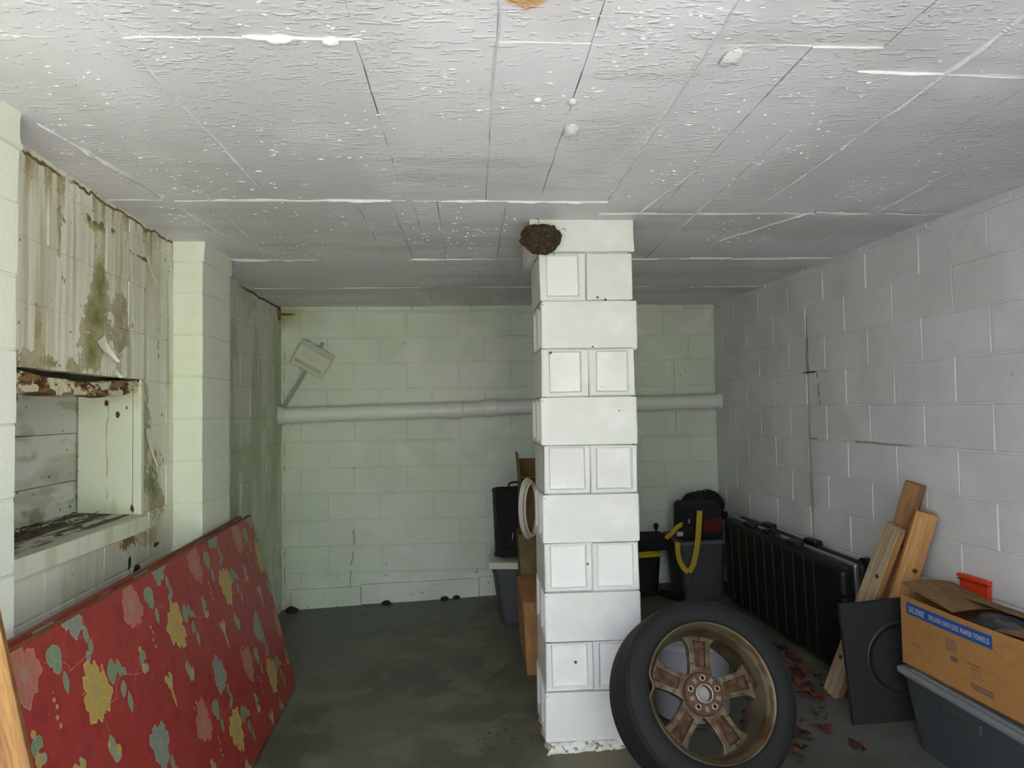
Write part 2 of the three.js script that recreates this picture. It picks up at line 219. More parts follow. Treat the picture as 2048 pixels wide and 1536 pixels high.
// ───────────────────────── board-formed concrete ceiling ─────────────────────────
const ceilBump = dataTex(1024, 1024, (x, y) => { const a = per(x, y * 3 % 1, 14, 4, 301); const f = smooth(0.64, 0.70, per((x * 1) % 1, (y * 3) % 1, 30, 3, 311)) * smooth(0.5, 0.6, per(x, y, 5, 3, 321)); const f2 = smooth(0.66, 0.72, per((x * 1) % 1, (y * 2) % 1, 52, 2, 313)) * smooth(0.4, 0.6, per(x, y, 4, 3, 325)); return 0.25 + 0.14 * a + 0.26 * f + 0.24 * f2 + 0.08 * per(x, y, 120, 2, 331); }, false, [1.1, 1.1]);
const ceilTex = wallTex(1024, -1.6, 2.4, 0, 6, (u, v) => {
  let c = [0.86, 0.86, 0.865]; c = mix3(c, [0.80, 0.80, 0.80], smooth(0.45, 0.7, fbm(u * 2.2, v * 1.1, 5, 341)));
  c = mix3(c, [0.76, 0.76, 0.755], 0.6 * smooth(0.52, 0.7, fbm(u * 1.2, v * 5, 5, 345)));
  c = mix3(c, [0.74, 0.55, 0.30], 0.75 * smooth(0.1, 0.3, 1 - Math.hypot((u - 0.13) / 0.055, (v - 1.04) / 0.05) + 0.9 * (fbm(u * 20, v * 20, 3, 3) - 0.5)) * 1);
  c = mix3(c, [0.33, 0.32, 0.30], 0.6 * smooth(0.94, 0.96, fbm(u * 34, v * 34, 2, 351)));
  return c;
});
const M_ceil = std({ map: ceilTex, roughness: 0.5, bumpMap: ceilBump, bumpScale: 0.005 });
const ceiling = structure('ceiling');
part('slab', planarUV(bx(4.4, 0.2, BACK * -1 + FRONT + 0.25, [0.4, H + 0.11, (BACK + FRONT) / 2 - 0.1]), 0, 2), M_ceil, ceiling);
function ceilPanel(x0, x1, z0, z1, drop) {                // z0 nearer the camera; underside of one form board
  const g = new THREE.BoxGeometry(x1 - x0 - 0.0015, 0.03, z0 - z1 - 0.001, Math.max(2, Math.round((x1 - x0) / 0.03)), 1, Math.max(2, Math.round((z0 - z1) / 0.05))), p = g.attributes.position, s = Math.floor(rnd() * 1000);
  const tx = rr(-0.003, 0.003), tz = rr(-0.002, 0.002);
  for (let i = 0; i < p.count; i++) { const x = p.getX(i), z = p.getZ(i); if (p.getY(i) < 0) p.setY(i, p.getY(i) + 0.005 * (fbm(x * 5 + s, z * 3, 4, s) - 0.5) + tx * x + tz * z); p.setX(i, x + 0.004 * (noise(z * 14, s, 5) - 0.5) * (Math.abs(x) > (x1 - x0) / 2 - 0.01 ? 1 : 0)); p.setZ(i, z + 0.012 * (fbm(x * 16 + 3, s, 2, 8) - 0.5) * (Math.abs(z) > (z0 - z1) / 2 - 0.01 ? 1 : 0)); }
  g.translate((x0 + x1) / 2, H - drop + 0.015, (z0 + z1) / 2); g.computeVertexNormals();
  const k = g.toNonIndexed(); const uv = new Float32Array(k.attributes.position.count * 2); for (let i = 0; i < uv.length / 2; i++) { uv[2 * i] = k.attributes.position.getX(i); uv[2 * i + 1] = FRONT - k.attributes.position.getZ(i); } k.setAttribute('uv', new THREE.Float32BufferAttribute(uv, 2));
  return part('form_board', k, M_ceil, ceiling);
}
const runs = [
  [FRONT, -1.57, 0.000, [-1.6, -1.22, -0.75, -0.24, 0.07, 0.285, 0.555, 0.97]], [-1.57, -2.78, 0.0015, [-1.6, -1.17, -0.755, -0.245, 0.07, 0.285, 0.555]], [-1.57, -2.96, 0.001, [0.555, 0.80, 0.97]],
  [FRONT, -1.69, 0.000, [0.97, 1.2, 1.71, 2.4]], [-1.69, -2.94, 0.0018, [0.97, 1.2, 1.47, 1.72, 2.4]],
  [-2.78, -3.85, 0.0042, [-1.6, -1.13, -1.02, -0.44, -0.30, -0.215, -0.12, 0.155, 0.555]], [-2.96, -3.84, 0.0035, [0.555, 0.97, 1.22, 1.46, 1.76, 2.4]],
  [-3.85, -4.72, 0.007, [-1.6, -1.12, -0.8, -0.32, 0.02, 0.6, 1.05, 1.46, 1.78, 2.4]], [-4.72, -5.62, 0.0085, [-1.6, -1.0, -0.27, 0.3, 0.9, 1.5, 2.4]]];
for (const [z0, z1, dr, xs] of runs) xs.slice(0, -1).forEach((x, k) => ceilPanel(x, xs[k + 1], z0, z1, dr + (k % 2) * 0.0018 + rr(-0.0015, 0.002)));
// fins of cement that squeezed between the boards
function fin(x0, z0, x1, z1, w, h, n = 110) {
  const lo = (z0 + z1) / 2 < -2.77 ? 0.0045 : 0.001, pos = [], s = Math.floor(rnd() * 999), L = Math.hypot(x1 - x0, z1 - z0), dx = (x1 - x0) / L, dz = (z1 - z0) / L, ring = [];
  for (let i = 0; i <= n; i++) { const t = i / n, e = Math.min(1, Math.min(t, 1 - t) * 12), a = noise(t * L * 14, s, 1), ww = w * (0.35 + 1.1 * a) * e, hh = h * (0.1 + 1.5 * noise(t * L * 22, s, 2) ** 2) * e, off = 0.006 * (noise(t * L * 6, s, 3) - 0.5), cx = mix(x0, x1, t) - dz * off, cz = mix(z0, z1, t) + dx * off; ring.push([[cx - dz * ww, H - 0.0, cz + dx * ww], [cx, H - 0.0025 - lo - hh, cz], [cx + dz * ww, H - 0.0, cz - dx * ww]]); }
  for (let i = 0; i < n; i++) for (let k = 0; k < 2; k++) { const a = ring[i][k], b = ring[i][k + 1], c = ring[i + 1][k + 1], d = ring[i + 1][k]; pos.push(...a, ...c, ...b, ...a, ...d, ...c); }
  const g = new THREE.BufferGeometry(); g.setAttribute('position', new THREE.Float32BufferAttribute(pos, 3)); g.computeVertexNormals(); planarUV(g, 0, 2); return part('form_ridge', g, M_ceil, ceiling);
}
for (const a of [[-0.985, -2.7, -1.04, -3.6, .008, .006], [-1.21, -2.05, -1.15, -2.8, .016, .006], [-0.75, -0.5, -0.76, -2.7, .006, .004], [0.07, -0.5, 0.07, -2.62, .006, .003], [0.555, -0.5, 0.56, -2.77, .008, .003], [0.97, -2.75, 0.97, -3.4, .007, .004], [1.2, -0.6, 1.21, -3.0, .008, .005], [1.72, -0.8, 1.73, -2.6, .006, .003], [1.25, -3.44, 1.47, -2.91, .004, .003], [-1.28, -3.865, -0.8, -3.85, .007, .006], [-0.13, -3.84, -0.4, -3.845, .005, .005], [-0.3, -2.775, -0.55, -2.775, .005, .005], [0.08, -2.775, -0.1, -2.775, .007, .006], [0.16, -2.785, 0.56, -2.785, .005, .004], [0.97, -1.685, 1.42, -1.70, .004, .004], [-0.49, -1.56, -0.23, -1.565, .003, .005], [1.0, -3.83, 1.46, -3.84, .004, .004], [0.15, -2.79, 0.15, -3.9, .004, .003], [0.72, -3.03, 0.8, -2.4, .005, .004], [-0.98, -2.765, -0.7, -2.77, .005, .004], [-0.44, -2.79, -0.37, -3.8, .004, .003], [-0.30, -2.79, -0.29, -3.8, .003, .003], [1.74, -2.55, 1.77, -3.66, .005, .003], [-1.15, -2.85, -1.12, -3.4, .01, .005]]) fin(...a);
// lumps and torn paint on the ceiling
for (const [x, z, a, b, t] of [[0.31, -2.06, .022, .045, .012], [0.63, -1.62, .025, .04, .008], [0.19, -1.86, .012, .012, .006], [0.285, -1.87, .012, .018, .006], [-0.41, -1.565, .035, .012, .010], [-0.30, -1.57, .022, .012, .010]]) { const g = new THREE.SphereGeometry(1, 12, 8); g.scale(a, t, b); rough(g, t * 0.4, 60, 4); g.translate(x, H - 0.004, z); part('plaster_lump', planarUV(g, 0, 2), M_ceil, ceiling); }
for (const pts of [[[1.475, -2.90], [1.545, -2.915], [1.60, -2.905], [1.555, -2.93], [1.50, -2.945]], [[1.79, -2.92], [1.99, -2.945], [1.90, -2.97], [1.85, -2.95]]]) { const s = new THREE.Shape(pts.map(([x, z]) => new THREE.Vector2(x, -z))); const g = new THREE.ExtrudeGeometry(s, { depth: 0.004, bevelEnabled: false }); g.rotateX(-Math.PI / 2); g.translate(0, H - 0.012, 0); part('paint_flake', planarUV(g, 0, 2), M.plain, ceiling); }

// blisters and splashes of old paint, too many to count
{ const gs = [], base = new THREE.OctahedronGeometry(1, 0); for (let k = 0; k < 3200; k++) { const x = rr(-1.3, 2.05), z = -1.2 - rnd() ** 1.4 * 3.2, dn = fbm(x * 2.2 + 3, z * 2.2, 3, 371); if (dn < 0.40 + 0.25 * rnd()) continue; const L = rr(0.002, 0.010) * (rnd() < 0.2 ? 2.2 : 1), g = base.clone(); g.applyMatrix4(M4([x, H - 0.003 - (z < -2.78 ? 0.0045 : 0.0015), z], [0, rr(-0.35, 0.35), 0], [L, rr(0.001, 0.0026), L * rr(0.10, 0.24)])); gs.push(g); } const o = part('paint_blisters', gs.map((g) => planarUV(g, 0, 2)), M_ceil, ceiling); o.userData.kind = 'stuff'; }
// ───────────────────────── window niche in the left wall ─────────────────────────
const woodTex = (c0, c1, c2, sd, w = 256, h = 1024) => dataTex(w, h, (x, y) => { const warp = 0.10 * (per(x, y, 3, 3, sd) - 0.5), g = per(x + warp, y * 0.16 + x * 0.02, 26, 3, sd + 3), f = per(x, (y * 0.25) % 1, 90, 2, sd + 6); let c = mix3(c0, c1, smooth(0.3, 0.7, g)); c = mix3(c, c2, 0.5 * smooth(0.55, 0.8, f)); return c; }, true, [0.25, 1.2]);
const pine = std({ map: woodTex([0.66, 0.47, 0.27], [0.74, 0.56, 0.34], [0.52, 0.34, 0.17], 401), roughness: 0.7 });
const greyPine = std({ map: woodTex([0.55, 0.48, 0.38], [0.64, 0.57, 0.46], [0.42, 0.35, 0.26], 411), roughness: 0.8 });
const goldPine = std({ map: woodTex([0.52, 0.36, 0.16], [0.60, 0.44, 0.22], [0.40, 0.24, 0.10], 421), roughness: 0.55 });
const rotTex = dataTex(512, 256, (x, y) => { const n = per(x, y, 6, 5, 431), g = per(x * 0.25 % 1, y, 40, 3, 435); let c = mix3([0.55, 0.43, 0.24], [0.36, 0.25, 0.13], smooth(0.35, 0.65, g)); c = mix3(c, [0.80, 0.77, 0.66], smooth(0.44, 0.50, n)); return mix3(c, [0.28, 0.15, 0.07], smooth(0.62, 0.7, per(x, y, 14, 4, 439))); }, true, [0.6, 0.3]);
const M_rot = std({ map: rotTex, roughness: 0.9, bumpMap: grain(0.7), bumpScale: 0.008 });
const boardTex = wallTex(512, -0.1, 1.2, 1.0, 1.75, (u, v) => { let c = [0.80, 0.81, 0.77]; c = mix3(c, [0.70, 0.70, 0.64], smooth(0.45, 0.7, fbm(u * 3, v * 14, 5, 441))); c = mix3(c, [0.60, 0.58, 0.50], 0.5 * smooth(0.58, 0.75, fbm(u * 7, v * 26, 5, 445)) ); c = mix3(c, [0.45, 0.47, 0.30], 0.6 * smooth(0.5, 0.65, fbm(u * 9, v * 9, 4, 447)) * (v < 1.16 ? 1 : 0)); return mix3(c, [0.3, 0.26, 0.2], 0.9 * smooth(0.8, 0.84, fbm(u * 30, v * 30, 3, 449))); });
const jambTex = wallTex(256, -0.35, 0.05, 1.0, 1.75, (w, v) => { let c = [0.85, 0.86, 0.79]; c = mix3(c, [0.78, 0.77, 0.66], smooth(0.45, 0.7, fbm(w * 10, v * 3, 4, 451))); const s = Math.abs(w + 0.13 - 0.012 * Math.sin(v * 11)); if (v > 1.15 && v < 1.56) c = mix3(c, [0.66, 0.52, 0.36], 0.6 * smooth(0.005, 0.001, Math.abs(w + 0.13 - 0.006 * noise(v * 20, 2, 7) * 2)) * smooth(0.15, 0.5, noise(v * 22, 2, 5))); for (const [a, b, r] of [[-0.085, 1.50, .010], [-0.13, 1.55, .009], [-0.022, 1.11, .013], [-0.05, 1.53, .004]]) c = mix3(c, [0.33, 0.14, 0.09], smooth(r, r * 0.6, Math.hypot(w - a, (v - b) * 0.6) + 0.004 * (noise(w * 300, v * 300, 3) - 0.5))); return c; });
const M_board = std({ map: boardTex, roughness: 0.7, bumpMap: grain(0.8), bumpScale: 0.002 }), M_jamb = std({ map: jambTex, roughness: 0.65, bumpMap: grain(1), bumpScale: 0.001 });
const win = structure('window_1'); win.position.copy(wallLeft.position); win.rotation.copy(wallLeft.rotation);
[[1.06, 1.235], [1.237, 1.43], [1.432, 1.66]].forEach(([a, b], k) => { const o = part('backing_board', planarUV(rb(1.12, b - a, 0.02, 0.003), 0, 1, 0.55, (a + b) / 2), M_board, win); o.position.set(0.55, (a + b) / 2, -0.262 + k * 0.002); });
{ const o = part('jamb_board', planarUV(rb(0.022, 0.56, 0.215, 0.003), 2, 1, -0.135, 1.35), M_jamb, win); o.position.set(1.078, 1.355, -0.135); const s = part('jamb_casing', planarUV(rb(0.03, 0.545, 0.034, 0.003), 2, 1, 0, 1.35), M_jamb, win); s.position.set(1.082, 1.35, -0.008); }
{ const o = part('jamb_board', planarUV(rb(0.022, 0.56, 0.25, 0.003), 2, 1, -0.13, 1.35), M_jamb, win); o.position.set(0.03, 1.355, -0.13); }
{ const g = new THREE.BoxGeometry(1.05, 0.055, 0.11, 60, 4, 6); const p = g.attributes.position; for (let i = 0; i < p.count; i++) { const x = p.getX(i), sag = -0.03 * (1 - (x / 0.55) ** 2); p.setY(i, p.getY(i) * (0.75 + 0.5 * noise(x * 9, p.getZ(i) * 30, 5)) + sag + 0.012 * (fbm(x * 22, p.getZ(i) * 22, 3, 7) - 0.5)); p.setZ(i, p.getZ(i) + 0.012 * (fbm(x * 18, p.getY(i) * 40, 3, 9) - 0.5)); } g.computeVertexNormals(); planarUV(g, 0, 1); const o = part('rotten_header', g, M_rot, win); o.position.set(0.555, 1.628, -0.06); }
part('niche_masonry', bx(1.3, 0.9, 0.06, [0.55, 1.35, -0.31]), M.left, win);
{ const o = part('header_soffit', planarUV(bx(1.06, 0.02, 0.16), 0, 2), M_board, win); o.position.set(0.555, 1.605, -0.185); }
const sillTex = wallTex(512, -0.1, 1.2, -0.3, 0.05, (u, w) => { let c = [0.74, 0.73, 0.65]; const d = fbm(u * 5 + w * 3, w * 30, 5, 461); c = mix3(c, [0.30, 0.27, 0.20], smooth(0.40, 0.58, d) * smooth(0.0, -0.03, w)); c = mix3(c, [0.17, 0.14, 0.09], smooth(0.6, 0.72, fbm(u * 20, w * 40, 4, 465)) * smooth(-0.01, -0.06, w)); return c; });
{ const o = part('sill_board', planarUV(rb(1.07, 0.03, 0.30, 0.004), 0, 2, 0.55, -0.12), std({ map: sillTex, roughness: 0.9, bumpMap: grain(0.8), bumpScale: 0.004 }), win); o.position.set(0.555, 1.08, -0.13); o.rotation.x = 0.06;
  const f = part('sill_apron', planarUV(rough(rb(1.08, 0.062, 0.028, 0.004, [0, 0, 0], [0, 0, 0], 3), 0.0015, 14), 0, 1, 0.5, 1.05), M_jamb, win); f.position.set(0.56, 1.052, 0.008); f.rotation.z = -0.012; }
// leaf crumbs and rootlets on the sill, nails through the jamb
{ const gs = []; for (let k = 0; k < 220; k++) { const u = rr(0.1, 1.05), w = -0.25 + Math.abs(rr(-1, 1) * rr(0, 1)) * 0.16, l = rr(0.006, 0.03); gs.push(bx(l, 0.0025, rr(0.002, 0.006), [u, 1.1 + rr(0, 0.012) + 0.06 * (-w - 0.13) * -1, w], [rr(-.4, .4), rr(0, 6.3), rr(-.3, .3)])); } const o = part('sill_litter', gs, std({ color: 0x4a3a22, roughness: 1 }), win); o.userData.kind = 'stuff'; }
for (const [v, l] of [[1.53, .05], [1.505, .03], [1.385, .03], [1.335, .05], [1.275, .05], [1.21, .045]]) { const o = part('nail', cyl(0.0018, 0.0018, l, [0, 0, 0], [0, 0, Math.PI / 2], 6), std({ color: 0x8a7f6c, roughness: 0.5, metalness: 0.7 }), win); o.position.set(1.055, v, -0.235); o.rotation.y = 0.5; }
// curled flakes of paint on the left wall
function flake(u, v, w, h, curl, rot = 0) { const g = new THREE.PlaneGeometry(w, h, 6, 8), p = g.attributes.position; for (let i = 0; i < p.count; i++) { const x = p.getX(i), y = p.getY(i), t = 0.5 - y / h; const k = 1 - 0.75 * t; p.setX(i, x * k + 0.006 * (noise(y * 60, x * 60, 3) - 0.5)); p.setZ(i, curl * t * t + 0.4 * x * x / w * 4 * t * curl / h); } g.computeVertexNormals(); planarUV(g, 0, 1); const o = part('paint_flake', g, std({ color: 0xd9d6c4, roughness: 0.6, side: THREE.DoubleSide }), wallLeft); o.position.set(u, v, 0.006); o.rotation.z = rot; return o; }
flake(0.735, 1.745, 0.07, 0.10, 0.035, 0.5); flake(1.155, 1.36, 0.05, 0.17, 0.03, 0.12); flake(1.15, 2.13, 0.035, 0.12, 0.025, 0.25); flake(0.83, 1.66, 0.05, 0.03, 0.015, 0.4); flake(0.10, 1.60, 0.06, 0.06, 0.04, -0.4); flake(1.09, 1.60, 0.02, 0.08, 0.012, 0.05);

// ───────────────────────── pillar of hollow blocks ─────────────────────────
const pillar = thing('concrete_block_pillar', 'white painted pillar of stacked hollow concrete blocks with recessed block ends', 'pillar');
pillar.position.set(0.515, 0, -3.26);
// block with a flanged, recessed end facing +z and -z; length along z
function hollowBlock(w, h, l, inset, opt = {}) {
  const gs = [], fl = opt.flange ?? 0.026, b = 0.005, slope = 0.011, J = () => rr(-0.0026, 0.0026);
  for (const s of [1, -1]) {
    const z = s * l / 2, P = [], q = (a, c, d, e) => (s > 0 ? P.push(...a, ...c, ...d, ...a, ...d, ...e) : P.push(...a, ...d, ...c, ...a, ...e, ...d));
    const rect = (x, y0, y1, zz) => [[-x + J(), y0 + J(), zz], [x + J(), y0 + J(), zz], [x + J(), y1 + J(), zz], [-x + J(), y1 + J(), zz]];
    const o = rect(w / 2, -h / 2, h / 2, z - s * b), i0 = rect(w / 2 - b, -h / 2 + b, h / 2 - b, z), lo = -h / 2 + (opt.lip ?? 0.012), hi = h / 2 - (opt.top ?? 0.008);
    const i1 = rect(w / 2 - fl, lo, hi, z - s * 0.001), i2 = rect(w / 2 - fl - slope, lo + slope, hi - slope * 0.6, z - s * inset);
    for (let k = 0; k < 4; k++) { const n = (k + 1) % 4; q(o[k], o[n], i0[n], i0[k]); q(i0[k], i0[n], i1[n], i1[k]); q(i1[k], i1[n], i2[n], i2[k]); }
    if (opt.panel) { const i3 = rect(w / 2 - fl - slope - 0.012, lo + 0.03, hi - 0.03, z - s * inset), i4 = rect(w / 2 - fl - slope - 0.016, lo + 0.034, hi - 0.034, z - s * (inset - 0.006)); for (let k = 0; k < 4; k++) { const n = (k + 1) % 4; q(i2[k], i2[n], i3[n], i3[k]); q(i3[k], i3[n], i4[n], i4[k]); } q(i4[0], i4[1], i4[2], i4[3]); }
    else q(i2[0], i2[1], i2[2], i2[3]);
    const g = new THREE.BufferGeometry(); g.setAttribute('position', new THREE.Float32BufferAttribute(P, 3)); gs.push(g);
  }
  const body = new THREE.BoxGeometry(w, h, l - 2 * b, 1, 1, 1).toNonIndexed(); body.deleteAttribute('normal'); body.deleteAttribute('uv');
  const k = body.attributes.position, keep = []; for (let t = 0; t < k.count; t += 3) { const zs = [0, 1, 2].map((j) => k.getZ(t + j)); if (!(zs[0] === zs[1] && zs[1] === zs[2])) for (let j = 0; j < 3; j++) keep.push(k.getX(t + j), k.getY(t + j), k.getZ(t + j)); }
  const bg = new THREE.BufferGeometry(); bg.setAttribute('position', new THREE.Float32BufferAttribute(keep, 3)); gs.push(bg);
  let g = mergeGeometries(gs); g.computeVertexNormals(); return boxUV(g);
}
const M_chip = std({ map: dataTex(256, 256, (x, y) => mix3(mix3([0.85, 0.85, 0.83], [0.74, 0.72, 0.66], smooth(0.4, 0.7, per(x, y, 6, 4, 471))), [0.50, 0.42, 0.34], 0.9 * smooth(0.60, 0.70, per(x, y, 17, 5, 475))), true, [0.3, 0.3]), roughness: 0.8, bumpMap: grain(1), bumpScale: 0.003 });
part('mortar_core', boxUV(bx(0.375, 2.30, 0.375, [0, 1.17, 0])), M.plain, pillar);
{ const y0 = 0.085, ch = 0.2097; // ten full courses
  for (let c = 0; c < 10; c++) { const y = y0 + (c + 0.5) * ch, core = c % 2 === 1, shift = rr(-0.003, 0.003);
    for (const s of [-1, 1]) { const opt = core && c >= 7 ? { panel: true, flange: 0.03, lip: 0.016 } : core ? { flange: 0.022, lip: 0.014 } : { flange: 0.03 };
      if (c === 9 && s === 1) { const o = part('block', boxUV(rough(rb(0.203, ch - 0.004, 0.408, 0.005), 0.0015, 20, c)), M.plain, pillar); o.position.set(0.103 + shift, y, 0); continue; }
      const o = part('block', hollowBlock(core ? 0.203 : 0.202, ch - (core ? 0.004 : 0.005), core ? 0.408 + rr(-0.003, 0.003) : 0.418 + rr(-0.004, 0.006), core ? 0.028 : 0.016, opt), M.plain, pillar);
      if (core) o.position.set(s * 0.1025 + shift, y, rr(-0.003, 0.002)); else { o.rotation.y = Math.PI / 2; o.position.set(shift + (c === 8 ? 0.006 : 0), y, s * 0.1025 + rr(-0.002, 0.002)); } } }
  // broken bottom course sitting in the slab
  for (const s of [-1, 1]) { const o = part('broken_block', boxUV(rough(new THREE.BoxGeometry(0.196, 0.10, 0.40, 14, 8, 10), 0.011, 40, 6 + s)), M_chip, pillar); o.position.set(s * 0.102 - 0.004, 0.035, -0.004); }
  const cap = part('cap_block', boxUV(rough(new THREE.BoxGeometry(0.455, 0.142, 0.42, 14, 5, 10), 0.0022, 22, 8)), M.plain, pillar); cap.position.set(-0.018, 2.257, 0);
  const lug = part('chipped_lump', boxUV(rough(new THREE.BoxGeometry(0.035, 0.19, 0.2, 4, 12, 6), 0.012, 24, 12)), M.plain, pillar); lug.position.set(0.198, y0 + 8.45 * ch, 0.09); }
// holes and stains: small plugs of dark mortar
for (const [x, y, r] of [[-0.165, 1.745, .006], [0.045, 1.985, .005], [0.08, 1.975, .005], [0.02, 1.77, .004], [-0.08, 0.42, .006], [-0.02, 0.835, .005], [0.13, 1.49, .003]]) { const o = part('mortar_hole', cyl(r, r * 0.8, 0.008, [0, 0, 0], [Math.PI / 2, 0, 0], 8), std({ color: 0x4c4a44, roughness: 1 }), pillar); o.position.set(x, y, 0.2065); }

// ───────────────────────── kerb, drain pipe, straps on the back wall ─────────────────────────
{ const g = structure('baseboard_back'); let u = -1.372; const ends = [-0.85, 0.05, 0.62, 1.25, 1.93]; for (const e of ends) { const y = floorY((u + e) / 2, BACK); const o = part('kerb_board', planarUV(rough(rb(e - u - 0.003, 0.148, 0.03, 0.004, [0, 0, 0], [0, 0, 0], 3), 0.0015, 9), 0, 1, (u + e) / 2, 0.1), M.back, g); o.position.set((u + e) / 2, y + 0.07, BACK + 0.014); o.rotation.z = 0.026; u = e; } }
const M_pipe = std({ color: new THREE.Color().setRGB(0.72, 0.72, 0.70), roughness: 0.38 });
{ const pipe = thing('drain_pipe', 'white painted plastic drain pipe running along the back block wall', 'pipe');
  const run = (x0, y0, x1, y1, r, name, over = 0) => { const L = Math.hypot(x1 - x0, y1 - y0) + over; const o = part(name, [cyl(r, r, L, [0, 0, 0], [0, 0, Math.PI / 2], 40)], M_pipe, pipe); o.position.set((x0 + x1) / 2, (y0 + y1) / 2, BACK + 0.075); o.rotation.z = Math.atan2(y1 - y0, x1 - x0); return o; };
  run(-1.50, 1.481, -0.12, 1.506, 0.057, 'pipe_length'); run(-0.14, 1.506, 0.21, 1.519, 0.0555, 'pipe_length'); run(0.18, 1.518, 2.0, 1.546, 0.055, 'pipe_length');
  run(-0.165, 1.5035, -0.065, 1.507, 0.0655, 'coupling'); run(0.105, 1.515, 0.205, 1.5195, 0.065, 'coupling');
  for (const x of [-0.168, -0.062, 0.102, 0.208]) { const t = part('coupling_ring', new THREE.TorusGeometry(0.0645, 0.0025, 6, 40).applyMatrix4(M4([0, 0, 0], [0, Math.PI / 2, 0])), M_pipe, pipe); t.position.set(x, mix(1.503, 1.5195, (x + 0.165) / 0.37), BACK + 0.075); }
  for (const [x, y] of [[-1.425, 1.4825], [1.955, 1.545]]) { const o = part('wall_collar', rough(lathe([[0.05, -0.03], [0.075, -0.028], [0.07, 0.0], [0.058, 0.025], [0.05, 0.03]], 32), 0.003, 30, 3), M.plain, pipe); o.position.set(x, y, BACK + 0.075); o.rotation.z = x < 0 ? -Math.PI / 2 : Math.PI / 2; } }
{ const o = one('pipe_backing_board', planarUV(rb(0.09, 0.585, 0.016, 0.003), 0, 1, 1.66, 1.58), M.back, 'narrow white painted board fixed upright behind the drain pipe', 'board'); o.position.set(1.667, 1.582, BACK + 0.010); o.rotation.z = 0.02;
  const n = part('nail_head', cyl(0.005, 0.005, 0.004, [0, 0.17, 0.009], [Math.PI / 2, 0, 0], 8), std({ color: 0x3c352f, roughness: 0.7 }), o); }
{ const o = one('paper_scrap', (() => { const g = new THREE.PlaneGeometry(0.05, 0.11, 4, 8), p = g.attributes.position; for (let i = 0; i < p.count; i++) { const y = p.getY(i); p.setZ(i, 0.18 * Math.max(0, -y - 0.01) ** 1.2 + 0.003 * noise(y * 40, p.getX(i) * 40, 3)); } g.computeVertexNormals(); return g; })(), std({ color: 0xd8d8d6, roughness: 0.8, side: THREE.DoubleSide }), 'small white paper scrap stuck to the ceiling before the back wall', 'paper scrap'); o.rotation.set(Math.PI / 2 - 0.15, 0, 0); o.position.set(0.2, H - 0.02, -5.1); }

// ───────────────────────── picket sign on the pipe ─────────────────────────
{ const sg = thing('picket_sign', 'faded pale picket sign on a grey stake leaning on the back wall above the pipe', 'sign');
  const ang = -Math.atan2(2.073 - 1.93, 1.261 - 1.025); sg.position.set(-1.424, 1.538, BACK + 0.05);
  const signTex = canvasTex(512, 384, (c, w, h) => { c.fillStyle = '#c8c6b6'; c.fillRect(0, 0, w, h); c.fillStyle = '#b0b8b2'; c.fillRect(0, 0, w, 92); c.fillStyle = '#cdc9b8'; c.fillRect(18, 96, w - 36, 176); c.fillStyle = 'rgba(212,182,152,0.75)'; c.beginPath(); c.ellipse(112, 150, 42, 36, 0, 0, 7); c.fill(); c.fillStyle = 'rgba(150,160,150,0.5)'; for (let k = 0; k < 5; k++) c.fillRect(190 + (k % 2) * 30, 150 + k * 22, 150 - k * 14, 6); c.fillStyle = '#aab4ad'; c.fillRect(30, 288, w - 70, 52); c.fillStyle = 'rgba(120,140,150,0.5)'; c.fillRect(36, 296, 60, 36); c.fillStyle = '#c8c3b2'; c.fillRect(0, 352, w, 32); c.strokeStyle = '#979c95'; c.lineWidth = 8; c.strokeRect(2, 2, w - 4, h - 4); });
  const bd = part('sign_board', new THREE.BoxGeometry(0.272, 0.205, 0.006), std({ map: signTex, roughness: 0.7 }), sg); bd.position.set(-1.197 + 1.424, 1.912 - 1.538, 0.012); bd.rotation.z = ang + 0.02;
  const st = part('stake', boxUV(bx(0.024, 0.585, 0.012)), std({ color: 0x8d938e, roughness: 0.7 }), sg); st.position.set((-1.119 + 1.424) / 2 - 0.0, (2.039 - 1.538) / 2, 0); st.rotation.z = -Math.atan2(1.424 - 1.119, 2.039 - 1.538); }

